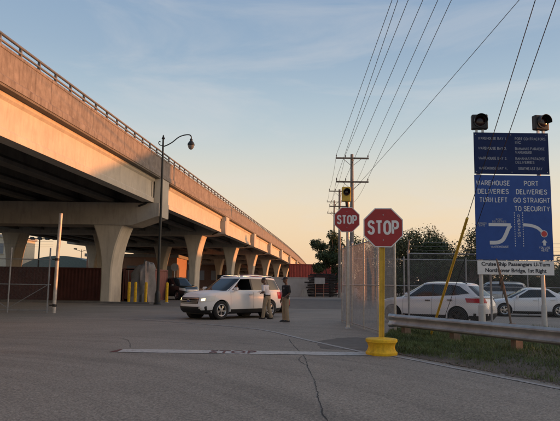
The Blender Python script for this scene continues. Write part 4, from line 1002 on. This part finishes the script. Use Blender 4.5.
def person(label, loc, rz, pose, shirt, skin=M_skin):
    """pose: dictionary of joints, figure faces +Y"""
    t = empty('person', loc, rz); tag(t, label, 'person'); P = {k: Vector(v) for k, v in pose.items()}
    b = MB(); neck, chest, waist, hip = P['neck'], P['chest'], P['waist'], P['hip']
    b.ell([(*(hip+Vector((0, 0, -.08))), .15, .10), (*hip, .165, .115), (*waist, .145, .105), (*chest, .175, .12), (*chest.lerp(neck, .6), .16, .095), (*chest.lerp(neck, .88), .085, .07), (*neck, .055, .058), (*(neck+Vector((0, .01, .1))), .054, .06)])
    for q in 'LR':
        sh, el, wr_ = P['sh'+q], P['el'+q], P['wr'+q]
        b.tube([chest.lerp(sh, .55), sh, sh.lerp(el, .5), el, el.lerp(wr_, .35), wr_], [.06, .058, .05, .04, .042, .026], 10)
        hand(b, wr_, (wr_-el), 1 if q == 'L' else -1)
        hp, kn, an = P['hp'+q], P['kn'+q], P['an'+q]
        b.tube([hp, hp.lerp(kn, .4), kn, kn.lerp(an, .35), an], [.088, .078, .055, .056, .036], 10)
        b.tube([an+Vector((0, -.04, -.03)), an+Vector((0, .06, -.055)), an+Vector((0, .15, -.065))], [(.036, .035), (.04, .03), (.03, .02)], 8)
    hm = head(b, P['head'], pose_yaw.get(label[:6], 0), -.12)
    body = remesh(b, 'body', skin, t, .0105, 2)
    # shirt
    sB = MB(); sB.ell([(*(hip+Vector((0, 0, .02))), .178, .13), (*(hip+Vector((0, 0, .08))), .176, .128), (*waist, .168, .125), (*chest.lerp(waist, .3), .188, .135), (*chest, .192, .135), (*chest.lerp(neck, .6), .172, .105), (*chest.lerp(neck, .85), .10, .082), (*chest.lerp(neck, .97), .072, .072)])
    for q in 'LR':
        sh, el = P['sh'+q], P['el'+q]; sB.tube([chest.lerp(sh, .5), sh, sh.lerp(el, .5), sh.lerp(el, .86)], [.075, .078, .07, .074], 12)
    remesh(sB, 'shirt', shirt, t, .014, 2)
    # trousers
    tB = MB(); tB.ell([(*(hip+Vector((0, 0, -.14))), .155, .115), (*(hip+Vector((0, 0, -.06))), .182, .135), (*(hip+Vector((0, 0, .03))), .176, .13), (*(hip+Vector((0, 0, .055))), .172, .127)])
    for q in 'LR':
        hp, kn, an = P['hp'+q], P['kn'+q], P['an'+q]
        tB.tube([hp+Vector((0, 0, .03)), hp.lerp(kn, .4), kn, kn.lerp(an, .5), an.lerp(kn, .04), an+Vector((0, .01, -.035))], [.105, .10, .082, .08, .078, .082], 12)
    remesh(tB, 'trousers', M_khaki, t, .014, 2)
    MB().ell([(*(hip+Vector((0, 0, .035))), .181, .136), (*(hip+Vector((0, 0, .075))), .181, .136)], 20).obj('belt', M_blackcloth, t, smooth=40)
    MB().box((hip.x-.19, hip.y+.02, hip.z+.04), (.05, .07, .15)).obj('belt_pouch', M_black, t)
    for q in 'LR':
        an = P['an'+q]; s_ = MB(); z0 = an.z-.09
        s_.rings([[(an.x+dx*.048*w_, an.y+yy, z0+h_*zz) for dx, zz in ((-1, 0), (1, 0), (1, .5), (.6, 1), (-.6, 1), (-1, .5))] for yy, w_, h_ in ((-.085, .75, .07), (-.05, .95, .1), (.03, 1, .11), (.1, 1.08, .075), (.16, .95, .055), (.2, .6, .035))])
        o = s_.obj('shoe', M_black, t, smooth=50)
    # short hair
    hb = MB(); hb.ell([(0, -.015, .03, .0795, .098), (0, -.012, .075, .075, .097), (0, -.014, .108, .056, .074), (0, -.014, .127, .026, .034), (0, -.014, .131, .004, .005)], 18)
    hb.v = [tuple(hm @ Vector(v)) for v in hb.v]; hb.obj('hair', M_black, t, smooth=60)
    return t, hm
pose_yaw = {}
stand = dict(neck=(0, -.01, 1.47), chest=(0, .0, 1.30), waist=(0, .01, 1.10), hip=(0, 0, .96), head=(0, .03, 1.655),
    shL=(-.21, -.01, 1.40), elL=(-.27, -.02, 1.12), wrL=(-.20, .16, .97), shR=(.21, -.01, 1.40), elR=(.27, -.04, 1.12), wrR=(.25, .07, .88),
    hpL=(-.09, 0, .93), knL=(-.115, .02, .50), anL=(-.13, -.02, .09), hpR=(.09, 0, .93), knR=(.12, .02, .50), anR=(.14, -.02, .09))
lean = dict(neck=(0, .10, 1.46), chest=(0, .06, 1.29), waist=(0, .02, 1.10), hip=(0, -.02, .96), head=(0, .17, 1.635),
    shL=(-.21, .09, 1.40), elL=(-.25, .02, 1.13), wrL=(-.08, .22, 1.10), shR=(.21, .09, 1.40), elR=(.26, .14, 1.13), wrR=(.10, .34, 1.14),
    hpL=(-.09, -.02, .93), knL=(-.10, .06, .50), anL=(-.11, .10, .09), hpR=(.09, -.02, .93), knR=(.11, -.04, .51), anR=(.12, -.17, .09))
M_cap = mat('cap_cloth', (.03, .028, .03), .9)
pA, hmA = person('person in white short-sleeved shirt and khaki trousers leaning towards the white SUV', (-.52, 26.1, 0), R(62), lean, M_whitecloth)
pB, hmB = person('person in black shirt, cap and khaki trousers standing right of the SUV', (.28, 24.3, 0), R(118), stand, M_blackcloth)
for v in (pB, ):
    cb_ = MB(); cb_.ell([(0, -.01, .045, .085, .105), (0, -.01, .09, .08, .10), (0, -.012, .122, .058, .075), (0, -.012, .138, .02, .026)], 18)
    cb_.rings([[(x*.085, .075+yy, .05+zz-.25*(yy)) for x, zz in ((-1, 0), (0, .018), (1, 0), (1, .008), (0, .026), (-1, .008))] for yy in (0, .05, .085)])
    cb_.v = [tuple(hmB @ Vector(p_)) for p_ in cb_.v]; cb_.obj('cap', M_cap, v, smooth=50)
    MB().box((.0, -.142, 1.27), (.16, .006, .16)).obj('shirt_print', mat('shirt_print_grey', (.22, .22, .23), .9), v)
    MB().box((-.09, .139, 1.33), (.07, .006, .07)).obj('chest_badge', mat('shirt_print_grey', (.22, .22, .23), .9), v)

# driver seen through the open side window
CR, CS = math.cos(R(226.4)), math.sin(R(226.4))
drive = dict(neck=(0, .0, 1.28), chest=(0, .02, 1.12), waist=(0, .02, .92), hip=(0, .02, .80), head=(0, .05, 1.46),
    shL=(-.2, .03, 1.2), elL=(-.36, .14, 1.13), wrL=(-.30, .38, 1.22), shR=(.2, .03, 1.2), elR=(.25, .25, 1.0), wrR=(.12, .48, 1.08),
    hpL=(-.09, .06, .78), knL=(-.12, .48, .86), anL=(-.12, .72, .46), hpR=(.09, .06, .78), knR=(.12, .48, .86), anR=(.12, .72, .46))
lx, ly = .22, .44
person('driver in dark shirt looking out of the open SUV window', (-2.02+lx*CR-ly*CS, 26.9+lx*CS+ly*CR, 0), R(226.4-90), drive, mat('maroon_cloth', (.05, .02, .02), .9), M_skin2)

# ================================================================== BACKGROUND
def wall_thing(name, label, cat, A, B, H, th, m, capm=None, panel=3.0):
    A = Vector((*A, 0)); B = Vector((*B, 0)); d = B-A; L = d.length
    t = empty(name, A, math.atan2(d.y, d.x)); tag(t, label, cat)
    n = max(1, int(L/panel))
    for i in range(n): MB().box(((i+.5)*L/n, 0, H/2), (L/n-.02, th, H)).obj('panel', m, t)
    MB().box((L/2, 0, H+.05), (L, th+.08, .1)).obj('coping', capm or m, t)
    return t
M_whitewall = mat('white_wall', (.5, .47, .43), .8, var=.12, scale=.8, streak=.4, streak_col=(.3, .26, .22))
wall_thing('concrete_wall', 'pale concrete wall below the red containers at the far end of the yard', 'wall', (-1.0, 76), (4.6, 76), 2.25, .3, M_whitewall)
M_darkscreen = mat('dark_screen', (.02, .018, .018), .9, var=.2)
wall_thing('screen_fence', 'black screen fence under the overpass behind the white SUV', 'fence', (-8.2, 80), (-1.5, 80), 2.5, .06, M_darkscreen, panel=2.4)
container('red shipping container above the pale wall at the overpass end', (4.9, 112, 2.62), R(3), 6.06, M_contred)
container('red shipping container below the raised one behind the pale wall', (4.9, 112, 0), R(3), 6.06, M_contred)
container('red shipping container stacked behind the timber pile', (10.2, 120, 2.62), R(-4), 6.06, M_contred)
container('lower red shipping container behind the timber pile', (10.2, 120, 0), R(-4), 6.06, M_contred)
# pile of dark timbers
tp_ = empty('timber_pile', (5.35, 74, 0)); tag(tp_, 'tall pile of dark uneven timbers left of the gate', 'timber pile')
M_timber = mat('dark_timber', (.035, .03, .028), .85, var=.4, scale=2)
for i in range(14):
    z = .14+.2*i
    for j in range(4):
        L = rnd.uniform(2.6, 3.9)*(1-.25*max(0, i-10)/4); x = rnd.uniform(-.35, .35)
        MB().box((x, -.5+.33*j, z+rnd.uniform(-.02, .02)), (L, .28, .15), rnd.uniform(-.06, .06)).obj('timber', M_timber, tp_)
    for q in (-1, 1): MB().box((q*.9, 0, z-.1), (.12, 1.4, .05)).obj('spacer', M_timber, tp_)
nb = empty('notice_board', (4.9, 72.8, 0)); tag(nb, 'small pale board on two legs in front of the timber pile', 'sign')
MB().box((0, 0, 1.95), (1.25, .05, .75)).obj('board', M_whitewall, nb)
for q in (-.5, .5): MB().box((q, .05, 1.0), (.09, .05, 2.0)).obj('leg', mat('orange_post', (.4, .2, .12), .7), nb)
for x, lab in ((3.1, 'concrete block at the foot of the pale wall, left of the timber pile'),):
    o = MB(); o.prism([(-.5, 0), (.5, 0), (.38, .25), (.22, .9), (-.22, .9), (-.38, .25)], -.6, .6, 'y'); o = o.obj('concrete_block', M_conc_grey); o.location = (x, 73.5, 0); tag(o, lab, 'block')
# floodlight masts and far buildings on the left
def mast(label, x, y, H, w):
    t = empty('floodlight_mast', (x, y, 0)); tag(t, label, 'light mast')
    MB().tube([(0, 0, 0), (0, 0, H)], [.16, .09], 10).obj('pole', M_lampblk, t, smooth=50)
    a = MB().box((0, 0, H), (w, .12, .12)).obj('cross_bar', M_lampblk, t)
    for i in range(5):
        xx = -w/2+w*i/4; MB().prism([(-.3, -.1), (.25, -.18), (.3, .0), (-.2, .22)], xx-.28, xx+.28, 'x').obj('floodlight', M_lampblk, a).location = (0, 0, H+.02)
mast('wide floodlight mast seen under the overpass left of the pale gate post', -36.0, 90, 7.75, 4.4)
def mast2(label, x, y, H, w):
    t = empty('floodlight_mast', (x, y, 0)); tag(t, label, 'light mast')
    MB().tube([(0, 0, 0), (0, 0, H)], [.14, .07], 10).obj('pole', M_lampblk, t, smooth=50)
    for q in (-1, 1):
        a = MB().tube([(0, 0, H-.4), (q*w/2, 0, H)], .05, 6).obj('arm', M_lampblk, t); MB().box((q*w/2, 0, H+.12), (.6, .4, .25)).obj('floodlight', M_lampblk, a)
mast2('small two-headed floodlight mast seen under the overpass near the column', -41.5, 126, 8.1, 2.6)
mast2('thin mast with two lamps above the far red containers', 16.5, 190, 14, 2.0)
def building(label, x0, x1, y0, y1, H, m, wins=4, roofh=.5, storeys=1, group=None):
    t = empty('building', ((x0+x1)/2, (y0+y1)/2, 0)); tag(t, label, 'building', group); w = x1-x0; dd = y1-y0
    MB().box((0, 0, H/2), (w, dd, H)).obj('wall', m, t)
    r_ = MB().box((0, 0, H+roofh/2), (w+.6, dd+.6, roofh)).obj('roof', M_roof, t)
    for k in range(storeys):
        for i in range(wins):
            xx = -w/2+w*(i+.5)/wins; o = MB().box((xx, -dd/2-.03, H*(k+.55)/storeys), (w/wins*.5, .06, H/storeys*.4)).obj('window', M_shutter, t)
            MB().box((xx, -dd/2-.08, H*(k+.55)/storeys-H/storeys*.22), (w/wins*.56, .16, .12)).obj('sill', m, o)
M_green = mat('far_teal_roof', (.12, .16, .145), .7, var=.15)
M_tan = mat('building_tan', (.36, .22, .16), .85, var=.12)
M_brownb = mat('building_brown', (.13, .075, .055), .85, var=.2)
M_cream = mat('building_cream', (.5, .46, .36), .85, var=.1)
building('tan low building behind the tarpaulin under the overpass', -32, -17, 100, 112, 5.6, M_tan, 5)
building('brown building seen between overpass columns behind the SUV', -42, -12, 165, 180, 6.5, M_brownb, 8)
building('far white shed beside the pale gate post under the overpass', -52.5, -47, 140, 150, 5.9, M_whitewall, 2)
building('cream building at the far left edge under the overpass', -62, -50.5, 112, 124, 9.5, M_cream, 3, storeys=2)
def quonset(label, x, y, w, H, L, m):
    t = empty('arched_shed', (x, y, 0)); tag(t, label, 'shed')
    MB().prism([(w/2*math.cos(R(a)), H*math.sin(R(a))) for a in range(0, 181, 12)], -L/2, L/2, 'y').obj('shell', m, t, smooth=40)
    MB().box((0, -L/2-.04, H*.3), (w*.3, .08, H*.6)).obj('door', M_shutter, t)
quonset('green arched shed between gate post and column under the overpass', -42.0, 125, 20, 6.3, 20, M_green)
quonset('low teal arched shed left of the pale gate post', -66, 150, 26, 6.6, 20, M_green)
# back of a road sign under the overpass
rs = empty('road_sign', (-11.0, 63.5, 0)); tag(rs, 'grey back of an octagonal sign under the overpass', 'sign')
MB().tube([(0, 0, 0), (0, 0, 3.4)], .04, 8).obj('post', M_galv, rs); octagon((0, -.06, 3.1), .8, -.01, .01, 'sign_plate', mat('sign_back_grey', (.3, .29, .28), .6, .3), rs)

# ================================================================== TREES
def tree(label, x, y, H, spread, seed, trunk_h, nleaf=9000, leaf=.2, m=M_leaf, group='trees behind the yard', lift=.0, cx=0):
    r_ = random.Random(seed); t = empty('tree', (x, y, 0)); tag(t, label, 'tree', group)
    tr = MB(); lean_ = Vector((r_.uniform(-.3, .3), r_.uniform(-.2, .2), 0)); base = Vector((0, 0, 0)); top = Vector((lean_.x, lean_.y, trunk_h))
    tr.tube([base, base.lerp(top, .4)+Vector((.06, 0, 0)), top], [.26, .2, .16], 9)
    clumps = []
    nb_ = 8
    for i in range(nb_):
        a = 2*math.pi*i/nb_+r_.uniform(-.4, .4); rr = spread*r_.uniform(.45, .95); zz = trunk_h+(H-trunk_h)*r_.uniform(.15, .82)
        e = Vector((cx+rr*math.cos(a), rr*math.sin(a)*.8, zz)); mid = top.lerp(e, .5)+Vector((r_.uniform(-.3, .3), 0, r_.uniform(-.1, .4)))
        tr.tube([top-Vector((0, 0, .3)), mid, e], [.11, .07, .025], 6)
        for q in range(3):
            e2 = e+Vector((r_.uniform(-1, 1), r_.uniform(-1, 1), r_.uniform(-.3, .6)))*spread*.28; tr.tube([mid.lerp(e, .4), e2], [.045, .015], 5)
            clumps.append((e2, spread*r_.uniform(.2, .34)))
        clumps.append((e, spread*r_.uniform(.28, .42)))
    for i in range(16):
        u = Vector((r_.gauss(0, 1), r_.gauss(0, 1), r_.gauss(0, 1))).normalized()*r_.random()**.4; clumps.append((Vector((cx*.5+u.x*spread*.72, u.y*spread*.6, trunk_h+(H-trunk_h)*(.5+.42*u.z))), spread*r_.uniform(.16, .3)))
    e = Vector((cx*.5, 0, H*.93)); tr.tube([top, e], [.12, .03], 6); clumps.append((e, spread*.32)); clumps.append((Vector((cx*.4, 0, trunk_h+(H-trunk_h)*.55)), spread*.55))
    tr.obj('trunk', M_bark, t, smooth=50)
    vs = []; fs = []; wt = [c[1]**2 for c in clumps]
    for k in range(nleaf):
        c, rad = r_.choices(clumps, wt)[0]
        dv = Vector((r_.gauss(0, 1), r_.gauss(0, 1), r_.gauss(0, .8))); dv = dv.normalized()*rad*r_.random()**.45*(1+.35*(r_.random()**6))
        p = c+dv; nrm = (dv.normalized()+Vector((r_.gauss(0, .7), r_.gauss(0, .7), r_.gauss(.3, .7)))).normalized()
        a = nrm.orthogonal().normalized(); a = (Matrix.Rotation(r_.uniform(0, 6.28), 3, nrm) @ a); b = nrm.cross(a); s_ = leaf*r_.uniform(.4, 1.35)
        o = len(vs); vs += [p-a*s_*.5, p+b*s_*.28+nrm*s_*.08, p+a*s_*.5, p-b*s_*.28+nrm*s_*.08]; fs.append((o, o+1, o+2, o+3))
    mb = MB(); mb.v = [tuple(v) for v in vs]; mb.f = fs; mb.obj('crown', m, t, fix=False)
tree('dark tree left of the far stop sign beyond the timber pile', 7.6, 86, 9.2, 2.5, 3, .7, 18000, .3)
tree('bushy dark tree hidden behind the far stop sign and gate', 9.6, 62, 6.9, 2.8, 4, 1.3, 11000)
tree('dark spreading tree behind the gate, right of the near stop sign', 12.4, 60, 6.4, 3.2, 5, 1.4, 12000, m=M_leaf2)
tree('tallest dark tree above the white crossover', 15.0, 60, 7.2, 3.2, 6, 1.5, 12000)
tree('open dark tree with bare limbs left of the blue board', 18.6, 58, 7.0, 3.2, 8, 2.0, 8000, m=M_leaf2)
tree('low dark tree behind the blue board', 22.4, 62, 5.8, 3.2, 9, 1.4, 9000)
tree('dark tree at the right edge behind the parked cars', 27.5, 58, 4.4, 2.6, 10, 1.2, 8000)
def hedge(x0, x1, y0, y1, H, n, seed, label, leaf=.6):
    r_ = random.Random(seed); vs = []; fs = []
    for k in range(n):
        x = r_.uniform(x0, x1); yv = r_.uniform(y0, y1); h = H*(.6+.25*math.sin(x*.35+seed)+.18*math.sin(x*1.1+2*seed)); z = h*r_.random()**.6
        nrm = Vector((r_.gauss(0, 1), r_.gauss(-.6, 1), r_.gauss(.4, .8))).normalized(); a = nrm.orthogonal().normalized(); b = nrm.cross(a); s_ = leaf*r_.uniform(.5, 1.2); p = Vector((x, yv, z))
        o = len(vs); vs += [tuple(p-a*s_*.5), tuple(p+b*s_*.3), tuple(p+a*s_*.5), tuple(p-b*s_*.3)]; fs.append((o, o+1, o+2, o+3))
    mb = MB(); mb.v = vs; mb.f = fs; o = mb.obj('hedge', M_leaf, fix=False); stuff(o); tag(o, label, 'bushes')
tree('round dark tree between the crossover roof and the blue board', 16.9, 64, 6.9, 3.0, 14, 1.4, 12000, m=M_leaf2)
tree('leafy tree added unseen before the lowest shed to thin the sun, nearer one', 57, 17.5, 8.8, 4.2, 21, 2, 4000, .4, group='trees added unseen to filter the sun')  # out-of-view pair added so sparse crowns pass only part of the low sun
tree('leafy tree added unseen before the lowest shed to thin the sun, farther one', 57, 26.5, 8.4, 4.6, 22, 2, 3200, .34, group='trees added unseen to filter the sun')
hedge(8.5, 34, 63, 67, 5.6, 30000, 2, 'dark mass of bushes below the trees behind the parked cars', .34)
hedge(-150, 120, 300, 330, 7.5, 14000, 5, 'far belt of trees along the horizon', 1.6)
